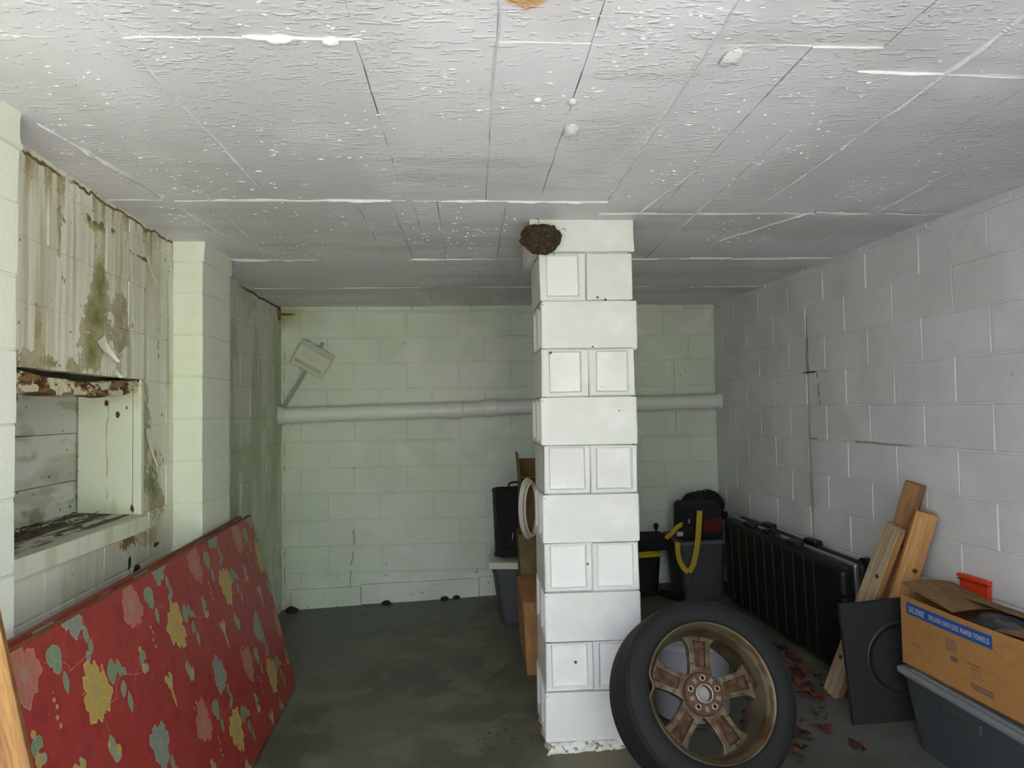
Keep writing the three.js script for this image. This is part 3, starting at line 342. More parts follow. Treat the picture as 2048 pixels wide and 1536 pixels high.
// ───────────────────────── bird nest on the pillar ─────────────────────────
{ const nest = thing('bird_nest', 'brown mud and moss bird nest stuck to the top of the white pillar', 'nest'); nest.position.set(0.312, 2.238, -3.02);
  const g = new THREE.SphereGeometry(1, 40, 28), p = g.attributes.position; for (let i = 0; i < p.count; i++) { const x = p.getX(i), y = p.getY(i), z = p.getZ(i), n = 0.84 + 0.36 * fbm(x * 3 + 2, y * 5 + z * 3, 4, 15), k = y > 0.6 ? 0.6 + (y - 0.6) * 0.3 : y; p.setXYZ(i, x * 0.084 * n * (k < 0 ? 1 + 0.16 * k : 1), k * 0.073 * n, z * 0.066 * n); } g.computeVertexNormals(); planarUV(g, 0, 1);
  const nt = dataTex(256, 256, (x, y) => { const n = per(x, y, 12, 4, 501), m = per(x, y, 30, 3, 505); let c = mix3([0.16, 0.10, 0.06], [0.30, 0.20, 0.12], smooth(0.35, 0.65, n)); c = mix3(c, [0.20, 0.19, 0.07], smooth(0.5, 0.6, m) * 0.8); return mix3(c, [0.5, 0.42, 0.3], smooth(0.72, 0.76, per(x, y, 40, 2, 509))); }, true, [0.16, 0.16]);
  part('mud_cup', g, std({ map: nt, roughness: 1, bumpMap: grain(3), bumpScale: 0.012 }), nest);
  const tw = []; for (let k = 0; k < 260; k++) { const a = rr(0, 6.28), e = rr(-1.2, 0.75), r = 0.97, q = [Math.cos(a) * Math.cos(e) * 0.078 * r, Math.sin(e) * 0.070 * r, Math.sin(a) * Math.cos(e) * 0.064 * r], l = rr(0.006, 0.024); tw.push(bx(l, 0.0013, 0.0013, q, [rr(0, 6), rr(0, 6), rr(0, 6)])); }
  const st = part('grass_and_rootlets', tw, std({ color: 0x5c4226, roughness: 1 }), nest); st.userData.kind = 'stuff';
  part('moss_tufts', Array.from({ length: 60 }, () => { const a = rr(0.2, 2.9), e = rr(-0.3, 0.7); return new THREE.IcosahedronGeometry(rr(0.004, 0.009), 0).translate(Math.cos(a) * Math.cos(e) * 0.082, Math.sin(e) * 0.068, Math.sin(a) * Math.cos(e) * 0.064); }), std({ color: 0x2e2c12, roughness: 1 }), nest).userData.kind = 'stuff';
  for (const [x, y, l, r] of [[-0.03, -0.085, .05, .3], [-0.015, -0.095, .05, -.4], [0.03, -0.08, .03, .9], [-0.025, 0.06, .03, 0.5], [0.085, 0.015, .02, 1.3]]) { const o = part('twig', tube([[0, 0, 0], [0.005, -l * 0.5, 0.004], [-0.002, -l, 0]], 0.0012, 8, 5), std({ color: 0x2f2115, roughness: 1 }), nest); o.position.set(x, y + l / 2, 0.05); o.rotation.z = r; } }
// ───────────────────────── two laminate boards on the left ─────────────────────────
const BL = 2.62, BH = 0.965;                               // board length, height
const floralTex = canvasTex(2048, 768, (c, w, h) => {
  const sx = w / BL, sy = h / BH; let sd = 77; const R = () => { sd = (sd * 16807) % 2147483647; return sd / 2147483647; };
  c.fillStyle = '#9c3330'; c.fillRect(0, 0, w, h);
  for (let k = 0; k < 5200; k++) { const x = R() * w, y = R() * h, r = 2 + R() * 20; c.fillStyle = R() < 0.5 ? `rgba(150,74,56,${0.05 + R() * 0.13})` : `rgba(104,28,40,${0.05 + R() * 0.13})`; c.beginPath(); c.ellipse(x, y, r, r * (0.4 + R()), R() * 3, 0, 7); c.fill(); }
  for (let k = 0; k < 1500; k++) { c.fillStyle = `rgba(200,124,98,${0.06 + R() * 0.16})`; c.beginPath(); c.arc(R() * w, R() * h, 1 + R() * 5, 0, 7); c.fill(); }
  const X = (s) => (BL - s) * sx, Y = (t) => h - t * sy;   // s runs from the far end toward the camera
  const flower = (s, t, r, col, edge, lobes, seedr) => { const x = X(s), y = Y(t); c.save(); c.translate(x, y); for (const [k, f] of [[1, edge], [0.93, col]]) { c.fillStyle = f; c.beginPath(); for (let a = 0; a <= 200; a++) { const th = a / 200 * Math.PI * 2, q = (0.74 + 0.20 * Math.abs(Math.sin(th * lobes / 2 + seedr)) + 0.11 * Math.sin(th * 3 + seedr * 2) + 0.04 * Math.sin(th * 17 + seedr)) * r * k; const px = Math.cos(th) * q * sx * 0.86, py = Math.sin(th) * q * sy; a ? c.lineTo(px, py) : c.moveTo(px, py); } c.fill(); }
    c.strokeStyle = edge; c.lineWidth = 2; for (let a = 0; a < lobes; a++) { const th = a / lobes * 6.28 + seedr; c.beginPath(); c.moveTo(Math.cos(th) * r * 0.25 * sx, Math.sin(th) * r * 0.25 * sy); c.quadraticCurveTo(Math.cos(th + 0.3) * r * 0.5 * sx, Math.sin(th + 0.3) * r * 0.5 * sy, Math.cos(th) * r * 0.78 * sx, Math.sin(th) * r * 0.8 * sy); c.stroke(); }
    c.fillStyle = 'rgba(160,140,120,0.5)'; c.beginPath(); c.ellipse(0, 0, r * 0.22 * sx, r * 0.25 * sy, 0, 0, 7); c.fill(); c.restore(); };
  const leaf = (s, t, l, wd, a, col = '#75876c', edge = '#9aa183') => { c.save(); c.translate(X(s), Y(t)); c.rotate(a); c.fillStyle = edge; c.beginPath(); c.moveTo(0, -l * sy / 2 - 2); c.quadraticCurveTo(wd * sx + 3, 0, 0, l * sy / 2 + 2); c.quadraticCurveTo(-wd * sx - 3, 0, 0, -l * sy / 2 - 2); c.fill(); c.fillStyle = col; c.beginPath(); c.moveTo(0, -l * sy / 2); c.quadraticCurveTo(wd * sx, 0, 0, l * sy / 2); c.quadraticCurveTo(-wd * sx, 0, 0, -l * sy / 2); c.fill(); c.restore(); };
  const dot = (s, t, r, col) => { c.fillStyle = col; c.beginPath(); c.ellipse(X(s), Y(t), r * sx, r * sy, 0, 0, 7); c.fill(); };
  const stem = (...pts) => { c.strokeStyle = 'rgba(196,132,104,0.75)'; c.lineWidth = 2.2; c.beginPath(); pts.forEach(([s, t], i) => i ? c.quadraticCurveTo(X(pts[i - 1][0]) + (i % 2 ? 14 : -14), (Y(pts[i - 1][1]) + Y(t)) / 2, X(s), Y(t)) : c.moveTo(X(s), Y(t))); c.stroke(); };
  const cell = (s, t, k) => {
    stem([s - 0.02, t + 0.22], [s - 0.03, t + 0.12], [s + 0.10, t + 0.1], [s + 0.2, t + 0.16]); stem([s - 0.02, t - 0.05], [s - 0.1, t - 0.06], [s - 0.16, t + 0.0], [s - 0.28, t - 0.05]); stem([s, t - 0.07], [s - 0.01, t - 0.18]); stem([s - 0.20, t - 0.08], [s - 0.28, t - 0.02]);
    flower(s, t, 0.096, '#ad9350', '#bca564', 9, 0.4 + k); flower(s + 0.29, t + 0.165, 0.086, '#a8695b', '#b67a68', 8, 1.1 + k); flower(s + 0.027, t + 0.25, 0.082, '#7d8478', '#959a88', 7, 2.0 + k);
    leaf(s - 0.105, t + 0.02, 0.075, 0.05, 0.3); leaf(s - 0.15, t + 0.015, 0.055, 0.03, -0.1); leaf(s - 0.175, t - 0.005, 0.03, 0.022, -0.6); leaf(s - 0.145, t - 0.05, 0.05, 0.032, -2.7); leaf(s - 0.165, t - 0.10, 0.065, 0.026, 0.1);
    leaf(s + 0.165, t + 0.165, 0.055, 0.045, 0.5); leaf(s + 0.14, t + 0.165, 0.055, 0.04, -0.4); leaf(s + 0.15, t + 0.13, 0.04, 0.035, 1.4); leaf(s + 0.13, t + 0.08, 0.06, 0.024, 0.1);
    leaf(s - 0.02, t + 0.165, 0.05, 0.024, 0.05); leaf(s - 0.03, t + 0.125, 0.042, 0.024, 0.5); leaf(s - 0.005, t + 0.105, 0.022, 0.03, 1.3);
    dot(s + 0.313, t + 0.02, 0.011, '#ad9a58'); leaf(s + 0.318, t - 0.01, 0.045, 0.03, 0.5); leaf(s + 0.30, t - 0.005, 0.035, 0.028, -0.6); dot(s + 0.316, t - 0.045, 0.017, '#b09a5a'); dot(s + 0.298, t - 0.048, 0.014, '#94947c');
    leaf(s - 0.005, t - 0.165, 0.06, 0.04, 0.1, '#7c8a66'); leaf(s - 0.02, t - 0.195, 0.05, 0.05, 0.7, '#85907a'); dot(s - 0.035, t - 0.19, 0.015, '#a8954f'); dot(s + 0.006, t - 0.155, 0.009, '#b5a052');
    dot(s + 0.167, t - 0.155, 0.021, '#ab9a5a'); dot(s + 0.187, t - 0.135, 0.014, '#ab9a5a'); dot(s + 0.15, t - 0.14, 0.015, '#a89255'); leaf(s + 0.165, t - 0.20, 0.10, 0.014, -0.1, '#ab9a5a', '#b4a362'); dot(s + 0.155, t - 0.125, 0.008, '#8c937c');
    for (const [a, b] of [[.20, .06], [.195, .04], [.205, .015], [.2, -.01], [.34, .24], [.31, .25], [-.06, .055], [-.06, .04]]) dot(s + a, t + b, 0.007, '#b58a5e'); };
  for (let k = -1; k < 5; k++) { cell(0.03 + 0.62 * k, 0.735, k); cell(0.345 + 0.62 * k, 0.19, k + 0.5); cell(0.345 + 0.62 * k, 1.28, k + 0.5); }
  for (let k = 0; k < 90; k++) { c.fillStyle = 'rgba(226,214,196,0.8)'; c.beginPath(); c.arc(R() * w, R() * h, 0.6 + R() * 1.6, 0, 7); c.fill(); }
  for (let k = 0; k < 60; k++) { c.strokeStyle = 'rgba(214,170,150,0.35)'; c.lineWidth = 1; const x = R() * w, y = R() * h; c.beginPath(); c.moveTo(x, y); c.lineTo(x + R() * 10 - 5, y + R() * 26); c.stroke(); }
});
const M_edge = std({ map: woodTex([0.42, 0.22, 0.12], [0.52, 0.30, 0.16], [0.3, 0.16, 0.09], 521, 128, 512), roughness: 0.6 });
function floralBoard(name, label, at, tx, edgeWidth) {
  // local x runs toward the camera, y up the board, z out of its face
  const o = thing(name, label, 'board', 'floral laminate boards on the left wall'), th = 0.022;
  const e = new THREE.Vector3(0.039, -0.006, 0.999).normalize(), v0 = new THREE.Vector3(tx, 0.886, 0.03), n = new THREE.Vector3().crossVectors(v0, e).normalize(), v = new THREE.Vector3().crossVectors(e, n).normalize();
  if (n.x < 0) { n.negate(); }
  o.matrixAutoUpdate = true; o.quaternion.setFromRotationMatrix(new THREE.Matrix4().makeBasis(new THREE.Vector3().crossVectors(v, n), v, n)); o.position.copy(at);
  const dir = new THREE.Vector3().crossVectors(v, n).dot(e) > 0 ? 1 : -1;
  const core = part('chipboard_core', boxUV(bx(BL, BH, th - 0.003, [dir * BL / 2, BH / 2, -th / 2])), std({ color: 0x8a6a44, roughness: 0.9 }), o);
  const g = new THREE.PlaneGeometry(BL, BH); if (dir < 0) { const u = g.attributes.uv; for (let i = 0; i < u.count; i++) u.setX(i, u.getX(i)); } const f = part('floral_laminate', g, std({ map: floralTex, roughness: 0.42 }), o); f.position.set(dir * BL / 2, BH / 2, 0.0002);
  const w = edgeWidth; part('top_edging', boxUV(rb(BL, 0.008, th + 0.002, 0.002, [dir * BL / 2, BH + 0.003, -th / 2])), M_edge, o); part('end_edging', boxUV(rb(0.006, BH, th, 0.002, [-dir * 0.002, BH / 2, -th / 2])), std({ color: 0x6d5a3a, roughness: 0.8 }), o);
  return o;
}
floralBoard('floral_board', 'red floral laminate board leaning in front of its twin on the left wall', new THREE.Vector3(-0.985, floorY(-0.985, -4.06) + 0.005, -4.06), -0.225, 1);
floralBoard('floral_board', 'red floral laminate board mostly hidden, between its twin and the left wall', new THREE.Vector3(-1.021, floorY(-1.02, -3.97) + 0.012, -3.97), -0.213, 1);
// golden plank at the left
{ const o = thing('plank', 'golden pine plank with flowing grain propped in front of the floral board', 'plank'); part('plank_body', planarUV(rb(0.14, 1.3, 0.022, 0.003), 0, 1), goldPine, o); o.position.set(-0.953, floorY(-0.9, -1.55) + 0.615, -1.56); o.rotation.set(-0.08, 0.25, 0.235); }
// ───────────────────────── car wheel seen from its inner side ─────────────────────────
const wheel = thing('car_wheel', 'five spoke alloy car wheel with bent rim and black tyre leaning by the pillar', 'wheel');
{ const wy = 0.355; wheel.position.set(0.868, floorY(0.85, -2.71) + wy, -2.715); wheel.rotation.order = 'YXZ'; wheel.rotation.set(-0.49, 0.13, 0.06);
  const M_rubber = std({ color: 0x080808, roughness: 0.8, bumpMap: grain(2), bumpScale: 0.001 });
  const rimTex = dataTex(512, 256, (x, y) => { let c = [0.36, 0.32, 0.24]; c = mix3(c, [0.44, 0.40, 0.32], smooth(0.45, 0.65, per(x, y, 8, 4, 601))); c = mix3(c, [0.30, 0.20, 0.12], 0.85 * smooth(0.52, 0.68, per(x, y, 14, 5, 605))); return c; }, true);
  const M_rim = std({ map: rimTex, roughness: 0.45, metalness: 0.55 });
  const dustTex = dataTex(256, 256, (x, y) => mix3([0.24, 0.15, 0.09], [0.36, 0.26, 0.17], smooth(0.35, 0.7, per(x, y, 9, 4, 611))), true, [0.2, 0.2]);
  const M_pocket = std({ map: dustTex, roughness: 0.95 }), M_lip = std({ color: 0xa49b88, roughness: 0.35, metalness: 0.7 });
  const M_rust = std({ map: dataTex(256, 256, (x, y) => mix3([0.27, 0.16, 0.11], [0.36, 0.25, 0.18], smooth(0.3, 0.7, per(x, y, 7, 5, 621))), true, [0.15, 0.15]), roughness: 0.85 });
  const zUp = (g) => g.rotateX(Math.PI / 2);               // lathe axis y → z
  // tyre: closed section, sidewalls bulging, shallow tread grooves
  const sec = [[0.236, 0.098], [0.245, 0.110], [0.262, 0.119], [0.285, 0.122], [0.308, 0.118], [0.325, 0.110], [0.334, 0.098], [0.336, 0.085], [0.337, 0.056], [0.333, 0.055], [0.333, 0.050], [0.337, 0.049], [0.338, 0.02], [0.334, 0.019], [0.334, 0.013], [0.338, 0.012], [0.338, -0.02], [0.334, -0.021], [0.334, -0.027], [0.338, -0.028], [0.337, -0.054], [0.333, -0.056], [0.336, -0.085], [0.334, -0.098], [0.325, -0.110], [0.308, -0.118], [0.285, -0.122], [0.262, -0.119], [0.245, -0.110], [0.236, -0.098]];
  part('tyre', zUp(lathe(sec, 96)), M_rubber, wheel);
  const rings = part('tyre_sidewall_bead', [zUp(new THREE.TorusGeometry(0.252, 0.0028, 6, 96).rotateX(Math.PI / 2).translate(0, 0.117, 0)), zUp(new THREE.TorusGeometry(0.322, 0.002, 6, 96).rotateX(Math.PI / 2).translate(0, 0.1135, 0))], M_rubber, wheel);
  // rim barrel with the flange bent in on the left
  const prof = [[0.222, 0.086], [0.231, 0.100], [0.240, 0.112], [0.246, 0.116], [0.248, 0.112], [0.244, 0.100], [0.236, 0.094], [0.232, 0.07], [0.226, 0.03], [0.222, -0.03], [0.224, -0.08], [0.236, -0.108], [0.244, -0.112], [0.243, -0.118], [0.23, -0.112], [0.212, -0.08], [0.209, -0.02], [0.214, 0.04], [0.222, 0.086]];
  const rim = zUp(lathe(prof, 120)); { const p = rim.attributes.position; for (let i = 0; i < p.count; i++) { const x = p.getX(i), y = p.getY(i), z = p.getZ(i); if (z > 0.06) { const a = Math.atan2(y, x), d = Math.atan2(Math.sin(a - 2.93), Math.cos(a - 2.93)), k = Math.exp(-((d / 0.11) ** 2)) * smooth(0.06, 0.11, z) * 0.020, k2 = Math.exp(-(((d - 0.28) / 0.2) ** 2)) * smooth(0.06, 0.11, z) * 0.006; const r = Math.hypot(x, y), s = (r - k + k2) / r; p.setXYZ(i, x * s, y * s, z - k * 0.3); } } rim.computeVertexNormals(); }
  part('rim_barrel', rim, M_rim, wheel);
  // five spokes set deep, each with a cast pocket
  const zs = -0.018;
  for (let k = 0; k < 5; k++) {
    const sh = new THREE.Shape(); sh.moveTo(-0.046, 0.058); sh.bezierCurveTo(-0.036, 0.09, -0.036, 0.14, -0.042, 0.17); sh.bezierCurveTo(-0.046, 0.19, -0.06, 0.203, -0.074, 0.212); sh.lineTo(0.074, 0.212); sh.bezierCurveTo(0.06, 0.203, 0.046, 0.19, 0.042, 0.17); sh.bezierCurveTo(0.036, 0.14, 0.036, 0.09, 0.046, 0.058); sh.closePath();
    const ho = new THREE.Path(); ho.moveTo(-0.021, 0.098); ho.lineTo(-0.026, 0.195); ho.lineTo(0.026, 0.195); ho.lineTo(0.021, 0.098); ho.quadraticCurveTo(0, 0.092, -0.021, 0.098); sh.holes.push(ho);
    const sp = part('spoke', boxUV(new THREE.ExtrudeGeometry(sh, { depth: 0.030, bevelEnabled: true, bevelSize: 0.003, bevelThickness: 0.003, bevelSegments: 2, curveSegments: 10 }), 4), M_rim, wheel); sp.position.z = zs; sp.rotation.z = -0.22 + k * Math.PI * 2 / 5;
    part('spoke_pocket', planarUV(bx(0.056, 0.112, 0.006, [0, 0.146, 0.010]), 0, 1), M_pocket, sp);
  }
  // hub with studs holes, bore and cast windows
  const hub = part('hub', [zUp(lathe([[0.030, 0.0], [0.030, 0.058], [0.034, 0.060], [0.070, 0.060], [0.076, 0.055], [0.080, 0.03], [0.082, 0.0]], 64))], M_rust, wheel); hub.position.z = zs - 0.006;
  part('hub_bore_ring', new THREE.TorusGeometry(0.032, 0.0035, 10, 48).translate(0, 0, 0.061), M_lip, hub); part('centre_cap', zUp(cyl(0.030, 0.030, 0.01, [0, 0.03, 0], [0, 0, 0], 40)), std({ color: 0x8d8c88, roughness: 0.5 }), hub);
  for (let k = 0; k < 5; k++) { const a = 0.18 + Math.PI * 2 * k / 5, q = [Math.cos(a) * 0.056, Math.sin(a) * 0.056]; const r = part('lug_hole_ring', new THREE.TorusGeometry(0.0095, 0.0028, 8, 24).translate(q[0], q[1], 0.0605), M_lip, hub); part('lug_hole', zUp(cyl(0.0085, 0.0085, 0.004, [q[0], 0.0595, q[1]].map((v, i) => i === 2 ? -q[1] : v), [0, 0, 0], 20)), std({ color: 0x050505, roughness: 1 }), hub);
    const b = a + Math.PI / 5; const w = part('cast_window', planarUV(bx(0.014, 0.019, 0.004, [0, 0.055, 0.0595]), 0, 1), std({ color: 0x6e675b, roughness: 0.8 }), hub); w.rotation.z = b - Math.PI / 2; }
  part('valve_stem', cyl(0.004, 0.003, 0.035, [-0.205, 0.06, 0.03], [Math.PI / 2, 0, 0], 10), M_lip, wheel);
}
// grey pail behind the wheel
{ const pail = thing('pail', 'grey glossy pail standing behind the car wheel', 'pail'); stand(pail, 1.03, -3.36);
  const m = std({ color: new THREE.Color().setRGB(0.52, 0.53, 0.58), roughness: 0.25, metalness: 0.15 });
  part('pail_body', lathe([[0, 0.004], [0.165, 0.004], [0.172, 0.0], [0.175, 0.012], [0.186, 0.33], [0.192, 0.335], [0.192, 0.345], [0.187, 0.35], [0.189, 0.375], [0.196, 0.38], [0.196, 0.395], [0.19, 0.4], [0.183, 0.395], [0.17, 0.02], [0, 0.014]], 64), m, pail);
  part('pail_handle', tube([[-0.196, 0.37, 0], [-0.19, 0.30, 0.09], [-0.12, 0.22, 0.19], [0, 0.19, 0.225], [0.12, 0.22, 0.19], [0.19, 0.30, 0.09], [0.196, 0.37, 0]], 0.003, 40, 8), std({ color: 0x8f8f92, roughness: 0.4, metalness: 0.8 }), pail);
  part('base_ring', new THREE.TorusGeometry(0.173, 0.006, 8, 64).rotateX(Math.PI / 2).translate(0, 0.012, 0), std({ color: 0x2c2c2e, roughness: 0.6 }), pail); }
// ───────────────────────── shared materials ─────────────────────────
const cardTex = (a, b, sd) => dataTex(512, 512, (x, y) => { let c = mix3(a, b, smooth(0.35, 0.7, per(x, y, 5, 5, sd))); return mix3(c, [a[0] * 0.86, a[1] * 0.86, a[2] * 0.86], 0.35 * smooth(0.55, 0.6, per((x * 1) % 1, (y * 0.125) % 1, 64, 1, sd + 5))); }, true, [0.5, 0.5]);
const M_card = std({ map: cardTex([0.60, 0.43, 0.26], [0.66, 0.49, 0.30], 701), roughness: 0.85 }), M_cardDark = std({ map: cardTex([0.45, 0.33, 0.20], [0.51, 0.38, 0.24], 711), roughness: 0.9 }), M_cardOlive = std({ map: cardTex([0.42, 0.36, 0.24], [0.48, 0.41, 0.28], 721), roughness: 0.9 });
const M_blk = std({ color: 0x090909, roughness: 0.55 }), M_blkMatt = std({ color: 0x121213, roughness: 0.9 }), M_tote = std({ color: 0x3c3e40, roughness: 0.5 }), M_toteLid = std({ color: 0x74787a, roughness: 0.45 }), M_yellow = std({ color: 0xb39a10, roughness: 0.6 }), M_alu = std({ color: 0xa8a8a8, roughness: 0.35, metalness: 0.9 });
// open-topped tapered plastic tub: rounded-rectangle rings lofted upward
function rrect(w, d, r, n = 6) { const pts = []; for (const [cx, cz, a0] of [[w / 2 - r, d / 2 - r, 0], [-w / 2 + r, d / 2 - r, 1], [-w / 2 + r, -d / 2 + r, 2], [w / 2 - r, -d / 2 + r, 3]]) for (let k = 0; k <= n; k++) { const a = (a0 + k / n) * Math.PI / 2; pts.push([cx + Math.cos(a) * r, cz + Math.sin(a) * r]); } return pts; }
function loftRings(rings, capA = true, capB = true) { const P = [], n = rings[0].length; const tri = (a, b, c) => P.push(...a, ...b, ...c); for (let i = 0; i < rings.length - 1; i++) for (let k = 0; k < n; k++) { const m = (k + 1) % n, A = rings[i], B = rings[i + 1]; tri(A[k], B[k], B[m]); tri(A[k], B[m], A[m]); } const cap = (r, flip) => { const c = [0, 1, 2].map((j) => r.reduce((s, q) => s + q[j], 0) / n); for (let k = 0; k < n; k++) flip ? tri(c, r[(k + 1) % n], r[k]) : tri(c, r[k], r[(k + 1) % n]); }; if (capA) cap(rings[0], false); if (capB) cap(rings[rings.length - 1], true); let g = new THREE.BufferGeometry(); g.setAttribute('position', new THREE.Float32BufferAttribute(P, 3)); g = toCreasedNormals(g, 0.6); return boxUV(g); }
function tubGeo(w, d, h, taper = 0.88, r = 0.04, wall = 0.004) { const R = (s, y, off = 0) => rrect(w * s - 2 * off, d * s - 2 * off, Math.max(0.01, r - off)).map(([x, z]) => [x, y, z]); return loftRings([R(taper, 0), R(1, h), R(1.03, h), R(1.03, h + 0.012), R(1, h + 0.012, wall), R(taper, 0.012, wall)]); }
function tote(o, w, d, h, m, taper = 0.88) { part('tub_body', tubGeo(w, d, h, taper), m, o); for (const s of [-1, 1]) part('tub_grip', boxUV(rb(0.014, 0.05, d * 0.4, 0.006, [s * (w / 2 * 0.99), h - 0.04, 0])), m, o); part('front_panel', boxUV(rb(w * 0.5, h * 0.45, 0.01, 0.004, [0, h * 0.5, d / 2 * (1 + taper) / 2 - 0.002], [0.0, 0, 0])), m, o); }
function lidOn(o, w, d, y, m, name = 'lid') { return part(name, [boxUV(rb(w * 1.06, 0.03, d * 1.06, 0.012, [0, y, 0])), boxUV(rb(w * 0.9, 0.012, d * 0.86, 0.006, [0, y + 0.017, 0]))], m, o); }

// ───────────────────────── boxes and tote left behind the pillar ─────────────────────────
{ const t = thing('storage_tote', 'grey plastic storage tote on the floor under the black suitcase', 'tote'); stand(t, 0.405, -5.03, 0.05); tote(t, 0.50, 0.40, 0.38, std({ color: 0x47494b, roughness: 0.55 }), 0.86);
  const l = part('skewed_lid', [boxUV(rb(0.52, 0.012, 0.43, 0.005)), boxUV(rb(0.52, 0.045, 0.012, 0.005, [0, -0.018, 0.212])), boxUV(rb(0.012, 0.045, 0.43, 0.005, [-0.256, -0.018, 0]))], std({ color: 0xc9c6b8, roughness: 0.55 }), t); l.userData.label = 'off white lid sitting crooked'; l.position.set(-0.005, 0.405, 0.015); l.rotation.set(0.02, -0.12, -0.05); }
{ const s = thing('suitcase', 'black soft suitcase with a white tag standing on the grey tote', 'suitcase'); s.position.set(0.32, floorY(0.3, -4.9) + 0.436, -4.90); s.rotation.set(-0.10, 0.10, 0.03);
  part('case_body', boxUV(rough(rb(0.31, 0.47, 0.18, 0.035, [0, 0.235, 0], [0, 0, 0], 4), 0.004, 14)), M_blkMatt, s);
  part('front_pocket', boxUV(rb(0.23, 0.27, 0.04, 0.02, [0.01, 0.19, 0.095])), M_blkMatt, s); part('piping', [tube([[-0.14, 0.03, 0.088], [-0.147, 0.23, 0.088], [-0.14, 0.44, 0.088], [0, 0.455, 0.088], [0.14, 0.44, 0.088], [0.147, 0.23, 0.088], [0.14, 0.03, 0.088]], 0.004, 50, 6)], M_blk, s);
  part('top_handle', tube([[-0.05, 0.465, 0], [-0.04, 0.49, 0], [0.04, 0.49, 0], [0.05, 0.465, 0]], 0.007, 20, 8), M_blk, s); for (const [x, y] of [[-0.155, 0.45], [-0.16, 0.02]]) part('corner_guard', rb(0.03, 0.03, 0.06, 0.01, [x, y, 0.05]), M_blk, s);
  part('paper_tag', rb(0.026, 0.034, 0.002, 0.001, [0.03, 0.315, 0.121], [0, 0, 0.35]), std({ color: 0xe4e4e2, roughness: 0.7 }), s); part('zip_pull', rb(0.006, 0.045, 0.004, 0.002, [-0.055, 0.14, 0.12], [0, 0, -0.2]), M_alu, s); }
{ const r = thing('ribbon', 'red ribbon hanging over the front of the black suitcase', 'ribbon'); r.position.set(0.405, floorY(0.4, -4.75) + 0.42, -4.765); const m = std({ color: 0xb01028, roughness: 0.5, side: THREE.DoubleSide });
  const strip = (pts, w) => { const P = []; for (let i = 0; i < pts.length - 1; i++) { const [x, y, z] = pts[i], [X, Y, Z] = pts[i + 1]; P.push(x - w, y, z, X - w, Y, Z, X + w, Y, Z, x - w, y, z, X + w, Y, Z, x + w, y, z); } const g = new THREE.BufferGeometry(); g.setAttribute('position', new THREE.Float32BufferAttribute(P, 3)); return g; };
  part('ribbon_loop', strip([[0, 0.25, 0.03], [0.012, 0.22, 0.045], [0.004, 0.14, 0.05], [0.0, 0.09, 0.045]], 0.018), m, r); part('ribbon_tail', strip([[0, 0.09, 0.045], [0.012, 0.02, 0.05], [0.02, -0.04, 0.055]], 0.016), m, r); part('ribbon_tail', strip([[0, 0.1, 0.046], [-0.02, 0.05, 0.05], [-0.035, 0.01, 0.055]], 0.013), m, r); }
function carton(name, label, w, h, d, m, flaps = []) { const o = thing(name, label, 'box'), t = 0.005; const f = (n, g) => part(n, boxUV(g), m, o); f('side_panel', bx(t, h, d, [-w / 2, h / 2, 0])); f('side_panel', bx(t, h, d, [w / 2, h / 2, 0])); f('front_panel', bx(w, h, t, [0, h / 2, d / 2])); f('rear_panel', bx(w, h, t, [0, h / 2, -d / 2])); f('bottom_panel', bx(w, t, d, [0, t / 2, 0])); for (const [side, a] of flaps) { const L = (side === 'l' || side === 'r' ? w : d) / 2 * 0.98; const p = side === 'l' || side === 'r' ? part('flap', boxUV(bx(L, t, d * 0.99, [(side === 'l' ? 1 : -1) * L / 2, 0, 0])), m, o) : part('flap', boxUV(bx(w * 0.99, t, L, [0, 0, (side === 'f' ? -1 : 1) * L / 2])), m, o); p.position.set(side === 'l' ? -w / 2 : side === 'r' ? w / 2 : 0, h + 0.003, side === 'f' ? d / 2 : side === 'b' ? -d / 2 : 0); if (side === 'l') p.rotation.z = a; if (side === 'r') p.rotation.z = -a; if (side === 'f') p.rotation.x = a; if (side === 'b') p.rotation.x = -a; } return o; }
stand(carton('cardboard_box', 'orange brown cardboard box on the floor close behind the white pillar', 0.36, 0.395, 0.56, M_card, [['l', 0.02], ['r', 0.02]]), 0.475, -4.21, 0.0);
stand(carton('cardboard_box', 'olive brown tall carton holding up a smaller box behind the pillar', 0.36, 0.64, 0.26, M_cardOlive, [['l', 0.0], ['r', 0.0]]), 0.505, -4.665, 0);
{ const o = carton('cardboard_box', 'open cardboard box stacked on the olive carton behind the pillar', 0.36, 0.32, 0.26, M_cardDark, [['b', 1.5], ['r', 1.3], ['l', 1.65]]); o.position.set(0.495, floorY(0.5, -4.66) + 0.652, -4.665); }
{ const o = thing('tube_coil', 'coil of off white tubing hung on the stacked cardboard box', 'coil'); o.position.set(0.352, 0.885, -4.435); o.rotation.set(0.05, 0.95, 0.08); const m = std({ color: 0xd6d3c8, roughness: 0.45 }); for (const [r, z, s] of [[0.165, 0, 1.0], [0.155, 0.014, 1.05], [0.145, 0.028, 0.98]]) part('tube_loop', new THREE.TorusGeometry(r, 0.0085, 10, 56).applyMatrix4(M4([0, 0, z], [0, 0, 0], [0.62 * s, 1.12, 1])), m, o); }

